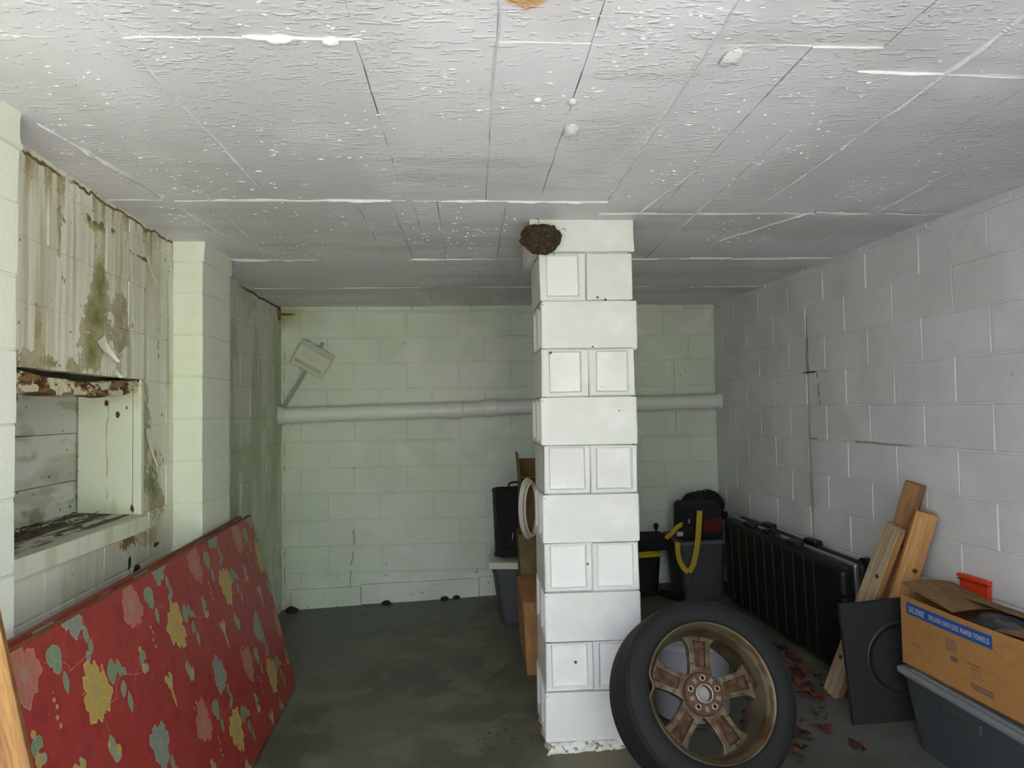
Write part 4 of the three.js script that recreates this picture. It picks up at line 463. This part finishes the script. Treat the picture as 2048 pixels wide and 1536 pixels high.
// ───────────────────────── things in the back right corner ─────────────────────────
{ const t = thing('storage_tote', 'black storage tote with a yellow lid against the back wall', 'tote'); stand(t, 1.19, -5.33, 0.02); tote(t, 0.40, 0.33, 0.285, M_blk, 0.87); lidOn(t, 0.40, 0.33, 0.305, M_yellow); part('latch', rb(0.05, 0.06, 0.015, 0.006, [-0.02, 0.28, 0.175]), M_blk, t); part('latch_clip', rb(0.022, 0.014, 0.012, 0.004, [-0.06, 0.31, 0.185]), M_alu, t); }
{ const t = thing('tool_case', 'flat black tool case lying on the yellow lid', 'case'); t.position.set(1.215, floorY(1.26, -5.33) + 0.327, -5.33); t.rotation.y = 0.03; part('case_shell', boxUV(rb(0.50, 0.095, 0.30, 0.018, [0, 0.05, 0], [0, 0, 0], 3)), M_blkMatt, t); part('case_seam', boxUV(rb(0.502, 0.006, 0.302, 0.002, [0, 0.055, 0])), M_blk, t); part('latch', rb(0.03, 0.03, 0.01, 0.003, [-0.08, 0.05, 0.152]), M_alu, t); part('carry_handle', tube([[-0.05, 0.04, 0.152], [-0.05, 0.045, 0.185], [0.05, 0.045, 0.185], [0.05, 0.04, 0.152]], 0.006, 20, 8), M_blk, t); }
{ const t = thing('knob_lever', 'black lever with a round knob standing on the tool case', 'lever'); t.position.set(1.385, floorY(1.4, -5.33) + 0.420, -5.31); part('lever_stem', cyl(0.006, 0.008, 0.05, [0, 0.025, 0], [0, 0, 0], 12), M_blk, t); part('lever_knob', lathe([[0, 0.09], [0.014, 0.085], [0.02, 0.07], [0.017, 0.05], [0.008, 0.035], [0, 0.035]], 20), M_blk, t); }
{ const t = thing('flashlight', 'black cylindrical flashlight lying on the floor by the grey tote', 'flashlight'); t.position.set(1.425, floorY(1.43, -5.08) + 0.036, -5.07); t.rotation.set(0, -0.9, 0); part('barrel', cyl(0.026, 0.026, 0.13, [-0.03, 0, 0], [0, 0, Math.PI / 2], 24), M_blk, t); part('head', cyl(0.026, 0.038, 0.06, [0.055, 0, 0], [0, 0, Math.PI / 2], 24), M_blk, t); part('lens_ring', new THREE.TorusGeometry(0.034, 0.004, 8, 28).applyMatrix4(M4([0.085, 0, 0], [0, Math.PI / 2, 0])), M_blkMatt, t); }
{ const t = thing('storage_tote', 'grey lidless storage tote beside the black trunk, heaped with black bags', 'tote'); stand(t, 1.655, -5.215, -0.02); tote(t, 0.34, 0.42, 0.40, M_tote, 0.86); part('rim_band', boxUV(rb(0.355, 0.03, 0.435, 0.01, [0, 0.405, 0])), std({ color: 0x505355, roughness: 0.5 }), t); }
{ const b = thing('black_bag', 'upright black bag with red mesh panel on the grey tote', 'bag'); b.position.set(1.655, floorY(1.6, -5.15) + 0.425, -5.16); b.rotation.y = -0.05;
  part('bag_body', boxUV(rough(rb(0.30, 0.25, 0.26, 0.03, [0, 0.125, 0], [0, 0, 0], 4), 0.006, 11)), M_blkMatt, b); part('red_mesh_panel', boxUV(rough(rb(0.13, 0.10, 0.012, 0.005, [0.075, 0.10, 0.131], [0, 0, 0.15], 3), 0.003, 30)), std({ color: 0x4a0d14, roughness: 0.9 }), b).userData.label = 'dark red mesh panel'; part('bag_seam', tube([[-0.14, 0.01, 0.13], [-0.145, 0.24, 0.13]], 0.003, 12, 6), M_blk, b); part('white_label', rb(0.006, 0.03, 0.002, 0.001, [-0.095, 0.13, 0.133]), std({ color: 0xd4d4d4 }), b); for (const pts of [[[-0.145, 0.23, 0.1], [-0.135, 0.275, 0.1], [-0.115, 0.27, 0.1], [-0.10, 0.245, 0.1]], [[-0.10, 0.24, 0.1], [-0.04, 0.27, 0.08], [0.03, 0.275, 0.05]]]) part('bag_strap', tube(pts, 0.004, 20, 6), M_blk, b); }
{ const b = thing('black_duffel', 'slumped black duffel with a loose cord heaped above the bags', 'bag'); b.position.set(1.775, floorY(1.7, -5.4) + 0.575, -5.405); const g = new THREE.SphereGeometry(1, 36, 24), p = g.attributes.position; for (let i = 0; i < p.count; i++) { const x = p.getX(i), y = p.getY(i), z = p.getZ(i), n = 0.9 + 0.28 * fbm(x * 2.2 + 5, y * 2.2 + z * 2, 3, 9); p.setXYZ(i, x * 0.16 * n, (y < -0.3 ? -0.3 + (y + 0.3) * 0.3 : y + 0.35 * (fbm(x * 3 + 2, z * 2, 2, 4) - 0.5)) * 0.105 * n + 0.03, z * 0.105 * n); } g.computeVertexNormals(); part('duffel_body', boxUV(g), M_blkMatt, b); part('folded_flap', boxUV(rough(rb(0.2, 0.06, 0.17, 0.02, [0.06, -0.03, 0.02], [0, 0.2, -0.12], 3), 0.006, 13)), M_blkMatt, b); part('cord', tube([[-0.06, 0.07, 0.07], [-0.045, 0.12, 0.07], [0.0, 0.155, 0.06], [0.05, 0.145, 0.06], [0.09, 0.09, 0.05]], 0.0045, 30, 6), M_blk, b); }
{ const s = thing('ratchet_strap', 'yellow webbing strap hanging in a loop over the grey tote', 'strap'); const m = std({ color: 0xb99a12, roughness: 0.65, side: THREE.DoubleSide });
  const web = (pts, w, wy = 0) => { const c = new THREE.CatmullRomCurve3(pts.map((q) => new THREE.Vector3(...q))), n = 30, P = [], prev = []; for (let i = 0; i <= n; i++) { const q = c.getPoint(i / n), t = c.getTangent(i / n), sd = new THREE.Vector3(t.y, -t.x, 0).normalize().multiplyScalar(w); prev.push([[q.x - sd.x, q.y - sd.y, q.z + wy * w], [q.x + sd.x, q.y + sd.y, q.z - wy * w]]); } for (let i = 0; i < n; i++) { const [a, b] = prev[i], [d, c2] = prev[i + 1]; P.push(...a, ...b, ...c2, ...a, ...c2, ...d); } const g = new THREE.BufferGeometry(); g.setAttribute('position', new THREE.Float32BufferAttribute(P, 3)); return g; };
  part('strap_run', web([[1.617, 0.765, -4.985], [1.605, 0.67, -4.975], [1.585, 0.52, -4.965], [1.545, 0.38, -4.955], [1.515, 0.345, -4.95]], 0.020), m, s);
  part('strap_run', web([[1.515, 0.345, -4.95], [1.485, 0.37, -4.955], [1.455, 0.43, -4.96], [1.445, 0.52, -4.965], [1.452, 0.55, -4.98]], 0.018), m, s);
  part('strap_run', web([[1.40, 0.555, -5.10], [1.44, 0.60, -5.07], [1.475, 0.645, -5.05], [1.515, 0.67, -5.04]], 0.016), m, s); part('buckle', rb(0.05, 0.035, 0.02, 0.012, [1.478, 0.60, -5.01]), std({ color: 0xa8a5a0, roughness: 0.4 }), s); }

// ───────────────────────── long black trunk on the right wall ─────────────────────────
{ const c = thing('hard_case', 'long black ribbed hard case with aluminium band standing along the right wall', 'case'), L = 1.46, Hh = 0.575; stand(c, 1.918, -4.24, -(Math.PI / 2 - 0.055));
  // local x runs toward the camera along the wall, z into the room
  const half = (z, d, n) => part(n, boxUV(rb(L, Hh, d, 0.05, [0, Hh / 2 + 0.015, z], [0, 0, 0], 4)), M_blk, c); half(0.047, 0.085, 'front_shell'); half(-0.047, 0.065, 'rear_shell');
  part('aluminium_band', boxUV(rb(L * 0.994, Hh * 0.99, 0.03, 0.012, [0, Hh / 2 + 0.015, -0.003], [0, 0, 0], 3)), M_alu, c);
  for (const x of [-0.6, -0.48, -0.36, -0.24, -0.12, 0, 0.12, 0.24, 0.36, 0.46]) part('rib', boxUV(rb(0.035, Hh * 0.9, 0.014, 0.006, [x, Hh / 2 + 0.01, 0.090])), M_blk, c);
  for (const [x, z, w] of [[-0.36, 0.05, .12], [-0.10, 0.05, .10], [0.22, 0.055, .12], [-0.30, -0.05, .11], [0.23, -0.05, .13]]) part('latch', boxUV(rb(w, 0.03, 0.05, 0.008, [x, Hh + 0.022, z])), M_blk, c);
  part('carry_handle', tube([[-0.06, Hh + 0.02, 0.06], [-0.05, Hh + 0.045, 0.07], [0.05, Hh + 0.045, 0.07], [0.06, Hh + 0.02, 0.06]], 0.009, 20, 8), M_blk, c);
  for (const y of [Hh - 0.08, 0.09]) part('corner_guard', boxUV(rb(0.09, 0.15, 0.075, 0.03, [L / 2 - 0.03, y, 0.06])), M_blk, c); part('end_handle', boxUV(rb(0.03, 0.16, 0.05, 0.012, [L / 2 + 0.008, Hh / 2, 0.05])), M_blk, c);
  part('roller_wheel', cyl(0.045, 0.045, 0.03, [L / 2 - 0.03, Hh - 0.01, -0.065], [Math.PI / 2, 0, 0], 28), M_blk, c); part('roller_wheel', cyl(0.045, 0.045, 0.03, [L / 2 - 0.03, 0.05, -0.065], [Math.PI / 2, 0, 0], 28), M_blk, c); }

// ───────────────────────── lumber on the right wall ─────────────────────────
function lumber(label, mat, a, b, w, t, spin) { const o = thing('lumber_board', label, 'board'); const A = new THREE.Vector3(...a), B = new THREE.Vector3(...b), L = A.distanceTo(B), y = B.clone().sub(A).normalize(), zr = new THREE.Vector3(Math.sin(spin), 0, Math.cos(spin)), x = new THREE.Vector3().crossVectors(y, zr).normalize(), z = new THREE.Vector3().crossVectors(x, y); o.quaternion.setFromRotationMatrix(new THREE.Matrix4().makeBasis(x, y, z)); o.position.copy(A).addScaledVector(y, L / 2); part('board_body', boxUV(rb(w, L, t, 0.003)), mat, o); for (const [kx, ky] of [[0.2, 0.22], [-0.15, -0.28]]) part('knot', cyl(0.011, 0.011, 0.002, [kx * w, ky * L, t / 2], [Math.PI / 2, 0, 0], 14), std({ color: 0x4a2f18, roughness: 0.8 }), o); return o; }
lumber('tall brown pine board reaching highest up the right wall', std({ map: woodTex([0.48, 0.33, 0.18], [0.56, 0.40, 0.23], [0.38, 0.25, 0.13], 731), roughness: 0.75 }), [1.845, 0.11, -3.41], [2.040, 1.135, -3.165], 0.085, 0.04, -0.75);
const greyBoard = lumber('short weathered grey two by four leaning on the lumber, beside the black case', greyPine, [1.735, 0.10, -3.40], [1.940, 0.945, -3.170], 0.09, 0.04, -1.3); part('clean_sawn_edge', boxUV(rb(0.002, 0.86, 0.037, 0.0008, [0.0455, 0, 0])), pine, greyBoard).userData.label = 'clean orange edge';
lumber('wide knotty pine board in front of the other lumber on the right wall', pine, [1.83, 0.095, -3.26], [2.028, 1.015, -3.075], 0.09, 0.038, -0.35);
// dark speaker cabinet
{ const s = thing('speaker_panel', 'charcoal speaker panel with a round cone leaning on the lumber', 'speaker'); stand(s, 1.862, -3.10, -0.02); s.rotateX(-0.05); s.rotateZ(0.035); const m = std({ color: 0x1b1c1e, roughness: 0.8, bumpMap: grain(2), bumpScale: 0.001 });
  part('baffle_panel', boxUV(rb(0.38, 0.53, 0.025, 0.003, [0, 0.265, 0])), m, s); part('cone_surround', new THREE.TorusGeometry(0.158, 0.006, 10, 64).translate(0.065, 0.27, 0.014), std({ color: 0x2e3032, roughness: 0.4 }), s); part('cone', lathe([[0.152, 0], [0.12, -0.012], [0.06, -0.02], [0.045, -0.008], [0, 0.0]], 48).applyMatrix4(M4([0.065, 0.27, 0.018], [Math.PI / 2, 0, 0])), std({ color: 0x1e2022, roughness: 0.45 }), s); }
// tote with paper towel box in front
{ const t = thing('storage_tote', 'grey storage tote with a pale grey lid under the paper towel box', 'tote'); t.position.set(1.947, floorY(1.95, -2.6), -2.60); t.quaternion.copy(floorTilt).multiply(new THREE.Quaternion().setFromAxisAngle(new THREE.Vector3(0, 1, 0), 0.0565)); part('tub_body', tubGeo(0.25, 0.68, 0.275, 0.86, 0.05), std({ color: 0x3e4144, roughness: 0.5 }), t); part('tub_grip', boxUV(rb(0.014, 0.04, 0.2, 0.006, [-0.125, 0.24, 0])), M_tote, t); const l = lidOn(t, 0.25, 0.68, 0.295, M_toteLid); l.userData.label = 'pale grey lid'; }
{ const yb = floorY(1.98, -2.6) + 0.325, o = thing('paper_towel_box', 'cardboard box with a blue paper towels stripe on the grey tote', 'box'); o.position.set(1.943, yb, -2.605); o.rotation.set(0, 0.0565 + Math.PI, 0);
  // local z toward the back wall, x toward the room
  const w = 0.24, d = 0.66, h = 0.285, t = 0.006;
  const side = canvasTex(2048, 884, (c, W, Hp) => { c.fillStyle = '#a4753f'; c.fillRect(0, 0, W, Hp); let sd = 5; const R = () => { sd = (sd * 16807) % 2147483647; return sd / 2147483647; }; for (let k = 0; k < 500; k++) { c.fillStyle = R() < 0.5 ? 'rgba(176,124,66,0.10)' : 'rgba(128,84,44,0.09)'; c.beginPath(); c.ellipse(R() * W, R() * Hp, 20 + R() * 90, 8 + R() * 40, R() * 0.4, 0, 7); c.fill(); } for (let k = 0; k < 220; k++) { c.fillStyle = 'rgba(120,80,40,0.07)'; c.fillRect(k * W / 220, 0, 2, Hp); }
    c.fillStyle = '#184a94'; c.fillRect(110, 70, 1430, 150); c.fillStyle = '#b9ad96'; c.font = 'bold 104px sans-serif'; c.textBaseline = 'middle'; c.fillText('ULINE', 150, 148); c.font = 'bold 84px sans-serif'; const tx = 'DELUXE EASY-SIZE PAPER TOWELS'; const wd = c.measureText(tx).width; c.save(); c.translate(540, 148); c.scale(960 / wd, 1); c.fillText(tx, 0, 0); c.restore();
    c.fillStyle = 'rgba(84,76,84,0.62)'; for (let k = 0; k < 5; k++) c.fillRect(800 + (k === 0 ? 30 : 0), 300 + k * 30, 190 - (k === 0 ? 60 : 0), 18); c.fillRect(800, 452, 200, 7); c.fillStyle = 'rgba(70,70,86,0.7)'; c.fillRect(870, 500, 120, 56); c.fillStyle = 'rgba(84,76,84,0.5)'; c.fillRect(1140, 480, 190, 26); c.fillRect(1180, 530, 130, 18); c.fillRect(1200, 570, 150, 14); c.fillRect(1230, 610, 160, 12); c.fillRect(180, 560, 180, 16); c.fillRect(200, 590, 130, 12); c.fillStyle = 'rgba(92,74,78,0.75)'; c.fillRect(1180, 700, 330, 66); c.fillStyle = 'rgba(150,112,74,0.9)'; for (let k = 0; k < 12; k++) c.fillRect(1196 + k * 26, 718, 14, 30); });
  const fp = part('printed_side', (() => { const g = new THREE.PlaneGeometry(d, h, 20, 4); const p = g.attributes.position; for (let i = 0; i < p.count; i++) p.setZ(i, 0.012 * Math.cos(p.getX(i) / d * Math.PI) * smooth(-0.2, 0.5, p.getY(i) / h)); g.computeVertexNormals(); return g; })(), std({ map: side, roughness: 0.82, side: THREE.DoubleSide }), o); fp.position.set(w / 2, h / 2, 0); fp.rotation.y = Math.PI / 2; fp.userData.label = 'printed side with blue stripe';
  part('side_panel', boxUV(bx(t, h, d, [-w / 2, h / 2, 0])), M_card, o); part('end_panel', boxUV(bx(w, h, t, [0, h / 2, d / 2])), M_card, o); part('end_panel', boxUV(bx(w, h, t, [0, h / 2, -d / 2])), M_card, o); part('bottom_panel', boxUV(bx(w, t, d, [0, t / 2, 0])), M_card, o);
  const fl = (n, sx, sz, p, r, bend = 0) => { const g = new THREE.BoxGeometry(sx, 0.005, sz, 12, 1, 12), q = g.attributes.position; for (let i = 0; i < q.count; i++) q.setY(i, q.getY(i) + bend * (1 - (q.getX(i) / sx * 2) ** 2) ); g.computeVertexNormals(); const m = part('flap', boxUV(g), n ? M_cardDark : M_card, o); m.position.set(...p); m.rotation.set(...r); return m; };
  fl(1, 0.235, 0.30, [0.0, h + 0.022, d / 2 - 0.15], [-0.13, 0, 0.03], 0.012); fl(1, 0.12, 0.62, [-0.065, h + 0.02, -0.0], [0, 0, 0.22], 0.0); fl(1, 0.23, 0.16, [0, h + 0.006, -d / 2 + 0.08], [0.10, 0, 0], 0.004); }
{ const g = new THREE.SphereGeometry(1, 40, 20), p = g.attributes.position; for (let i = 0; i < p.count; i++) { const x = p.getX(i), y = p.getY(i), z = p.getZ(i), n = 0.82 + 0.5 * Math.abs(fbm(x * 3 + 4, z * 3 + y * 2, 4, 5) - 0.5) * 2; p.setXYZ(i, x * 0.11 * n, y * 0.055 * n, z * 0.17 * n); } g.computeVertexNormals(); const o = one('plastic_bag', boxUV(g), std({ color: 0x34343a, roughness: 0.3 }), 'crumpled dark plastic bag showing inside the paper towel box', 'bag'); o.position.set(1.95, floorY(1.98, -2.6) + 0.325 + 0.255, -2.50); }
{ const o = thing('orange_bin', 'orange plastic bin against the right wall behind the paper towel box', 'bin'); o.position.set(2.086, floorY(2.05, -2.85), -2.865); o.rotation.y = 0.0565; const m = std({ color: 0xd23c1c, roughness: 0.45 }); part('bin_back', boxUV(rb(0.016, 0.672, 0.16, 0.004, [0, 0.336, 0])), m, o); part('bin_rim', boxUV(rb(0.026, 0.014, 0.17, 0.004, [-0.004, 0.672, 0])), m, o); part('rim_groove', boxUV(rb(0.022, 0.004, 0.165, 0.001, [-0.006, 0.657, 0])), std({ color: 0x8e2410, roughness: 0.6 }), o); }
// ───────────────────────── litter on the floor ─────────────────────────
const leafGeo = [0, 1, 2, 3].map((v) => { const g = new THREE.PlaneGeometry(0.05, 0.075, 4, 6), p = g.attributes.position; for (let i = 0; i < p.count; i++) { const x = p.getX(i), y = p.getY(i), t = y / 0.075 + 0.5, w = Math.sin(Math.PI * clamp(0.04 + 0.94 * t)) ** 0.7 * (1 + 0.35 * Math.sin(t * 17 + v)); p.setX(i, x * w); p.setZ(i, 0.006 + 0.35 * Math.abs(x * w) + 0.012 * Math.sin(t * 4 + v * 1.7)); } g.rotateX(-Math.PI / 2); g.computeVertexNormals(); return geoOf(g); });
const leafMat = [0x4e2514, 0x5c301a, 0x3e2217, 0x6a3a1c, 0x32201a].map((c) => std({ color: c, roughness: 0.9, side: THREE.DoubleSide }));
const leafTone = ['reddish brown', 'russet', 'dark brown', 'orange brown', 'blackish brown'];
const leafAt = (x, z, where, group) => { const tone = Math.floor(rnd() * 5), label = 'dry ' + leafTone[tone] + ' leaf ' + where, o = new THREE.Mesh(leafGeo[Math.floor(rnd() * 4)], leafMat[tone]); o.name = numbered('dry_leaf'); o.castShadow = o.receiveShadow = true; o.position.set(x, floorY(x, z) + 0.001, z); o.rotation.set(rr(-.15, .15), rr(0, 6.3), rr(-.15, .15)); o.scale.setScalar(rr(0.6, 1.15)); tag(o, label, 'leaf', group); scene.add(o); };
for (let k = 0; k < 70; k++) { const t = rnd() ** 1.1, z = mix(-3.35, -4.25, t), x = mix(1.60, 1.76, rnd()) + 0.03 * t - Math.abs(rr(-1, 1)) ** 3 * 0.3; leafAt(x, z, 'in the litter along the black hard case', 'leaves along the black case'); }
for (let k = 0; k < 26; k++) leafAt(rr(1.2, 1.62), rr(-2.85, -3.3), 'on the floor between the wheel and the speaker', 'leaves between wheel and speaker');
for (let k = 0; k < 14; k++) leafAt(rr(0.70, 0.82), rr(-2.93, -3.1), 'at the foot of the white pillar', 'leaves by the pillar foot');
{ const g = [], m = std({ color: 0x241c12, roughness: 1 }); for (let k = 0; k < 240; k++) { const a = rnd(); let x, z; if (a < 0.35) { x = rr(0.0, 0.34); z = rr(-2.7, -3.5); } else if (a < 0.6) { x = rr(-1.3, 0.2); z = rr(-5.15, -5.5); } else if (a < 0.85) { x = rr(1.1, 1.8); z = rr(-2.8, -4.3); } else { x = rr(-0.9, 1.4); z = rr(-2.6, -5.3); } g.push(new THREE.TetrahedronGeometry(rr(0.002, 0.007), 0).applyMatrix4(M4([x, floorY(x, z) + 0.002, z], [rr(0, 6), rr(0, 6), 0], [1, 0.5, 1]))); } const o = part('floor_grit', g, m, floorGroup); o.userData.kind = 'stuff'; }
for (const [x, z, r] of [[-0.66, -5.48, .022], [-0.22, -5.49, .02], [-0.13, -5.5, .018], [-1.36, -5.46, .03]]) { const g = rough(new THREE.IcosahedronGeometry(r, 2), r * 0.5, 40, 3).scale(1.5, 0.8, 0.9); const o = one('dirt_clod', g, std({ color: 0x2a2218, roughness: 1 }), 'dark dirt clod lying at the foot of the back wall', 'clod', 'clods along the back wall'); o.position.set(x, floorY(x, z) + r * 0.5, z); }
{ const o = one('straw_stem', tube([[0, 0, 0], [0.05, 0.004, -0.06], [0.09, 0.002, -0.15]], 0.004, 14, 6), std({ color: 0x6d5a28, roughness: 0.9 }), 'bent straw coloured stem lying on the dark floor', 'straw'); o.position.set(0.11, floorY(0.1, -4.0) + 0.003, -3.98); }
// ───────────────────────── outside the opening: apron, lawn, trees, front wall ─────────────────────────
{ const g = structure('wall_front'); part('wall_slab', boxUV(bx(1.2, 2.75, 0.2, [1.95, 1.18, FRONT + 0.1])), M.plain, g); part('lintel', boxUV(bx(4.6, 0.22, 0.2, [0.4, H + 0.11, FRONT + 0.1])), M.plain, g); }
const M_drive = std({ color: new THREE.Color().setRGB(0.47, 0.45, 0.455), roughness: 0.9, bumpMap: grain(0.3), bumpScale: 0.004 });
{ const g = structure('driveway'); const o = part('slab', boxUV(bx(11.4, 0.2, 7.0, [0, -0.1, 3.5])), M_drive, g); o.position.set(3.3, floorY(0, FRONT) - 0.02, FRONT); }
{ const g = structure('lawn'); const o = part('turf', boxUV(bx(60, 0.2, 40, [0, -0.1, 20])), std({ color: new THREE.Color().setRGB(0.27, 0.31, 0.13), roughness: 1 }), g); o.position.set(0, floorY(0, FRONT) - 0.06, FRONT + 0.05); }
{ const m = std({ color: new THREE.Color().setRGB(0.25, 0.37, 0.13), roughness: 1 }), mt = std({ color: 0x4a3a2a, roughness: 1 });
  [[2.0, 9.6, 1.75, 3.4], [5.9, 8.8, 1.75, 3.4], [9.6, 13.0, 2.0, 3.6], [11.0, 6.0, 1.8, 3.4], [-3.4, 15, 1.8, 3.0]].forEach(([x, z, r, h], k) => {
    const t = thing('leafy_tree', ['leafy tree straight out from the open front', 'broad leafy tree beyond the lawn, right of the drive', 'tallest leafy tree beyond the lawn', 'leafy tree nearest the house corner', 'leafy tree at the far end of the drive'][k], 'tree', 'trees across the lawn'); t.position.set(x, -0.2, z);
    const g = new THREE.IcosahedronGeometry(1, 24), p = g.attributes.position; for (let i = 0; i < p.count; i++) { const a = p.getX(i), b = p.getY(i), c = p.getZ(i), n = 0.75 + 0.5 * fbm(a * 3 + k * 7 + 9, b * 3 + c * 2.3, 4, 3 + k); p.setXYZ(i, a * r * n, b * h * 0.62 * n + h * 0.62, c * r * n); } g.computeVertexNormals(); part('crown', g, m, t); part('trunk', cyl(0.16, 0.24, 1.4, [0, 0.5, 0], [0, 0, 0], 12), mt, t); }); }

// the next wing of the house keeps the left of the drive in shade
{ const g = structure('wall_wing'); part('wall_slab', boxUV(bx(0.25, 3.6, 7.5, [-2.55, 1.6, FRONT + 3.95])), M.plain, g); part('wall_slab', boxUV(bx(1.2, 3.6, 0.25, [-2.0, 1.6, FRONT + 0.125])), M.plain, g); }
renderer.render(scene, camera);
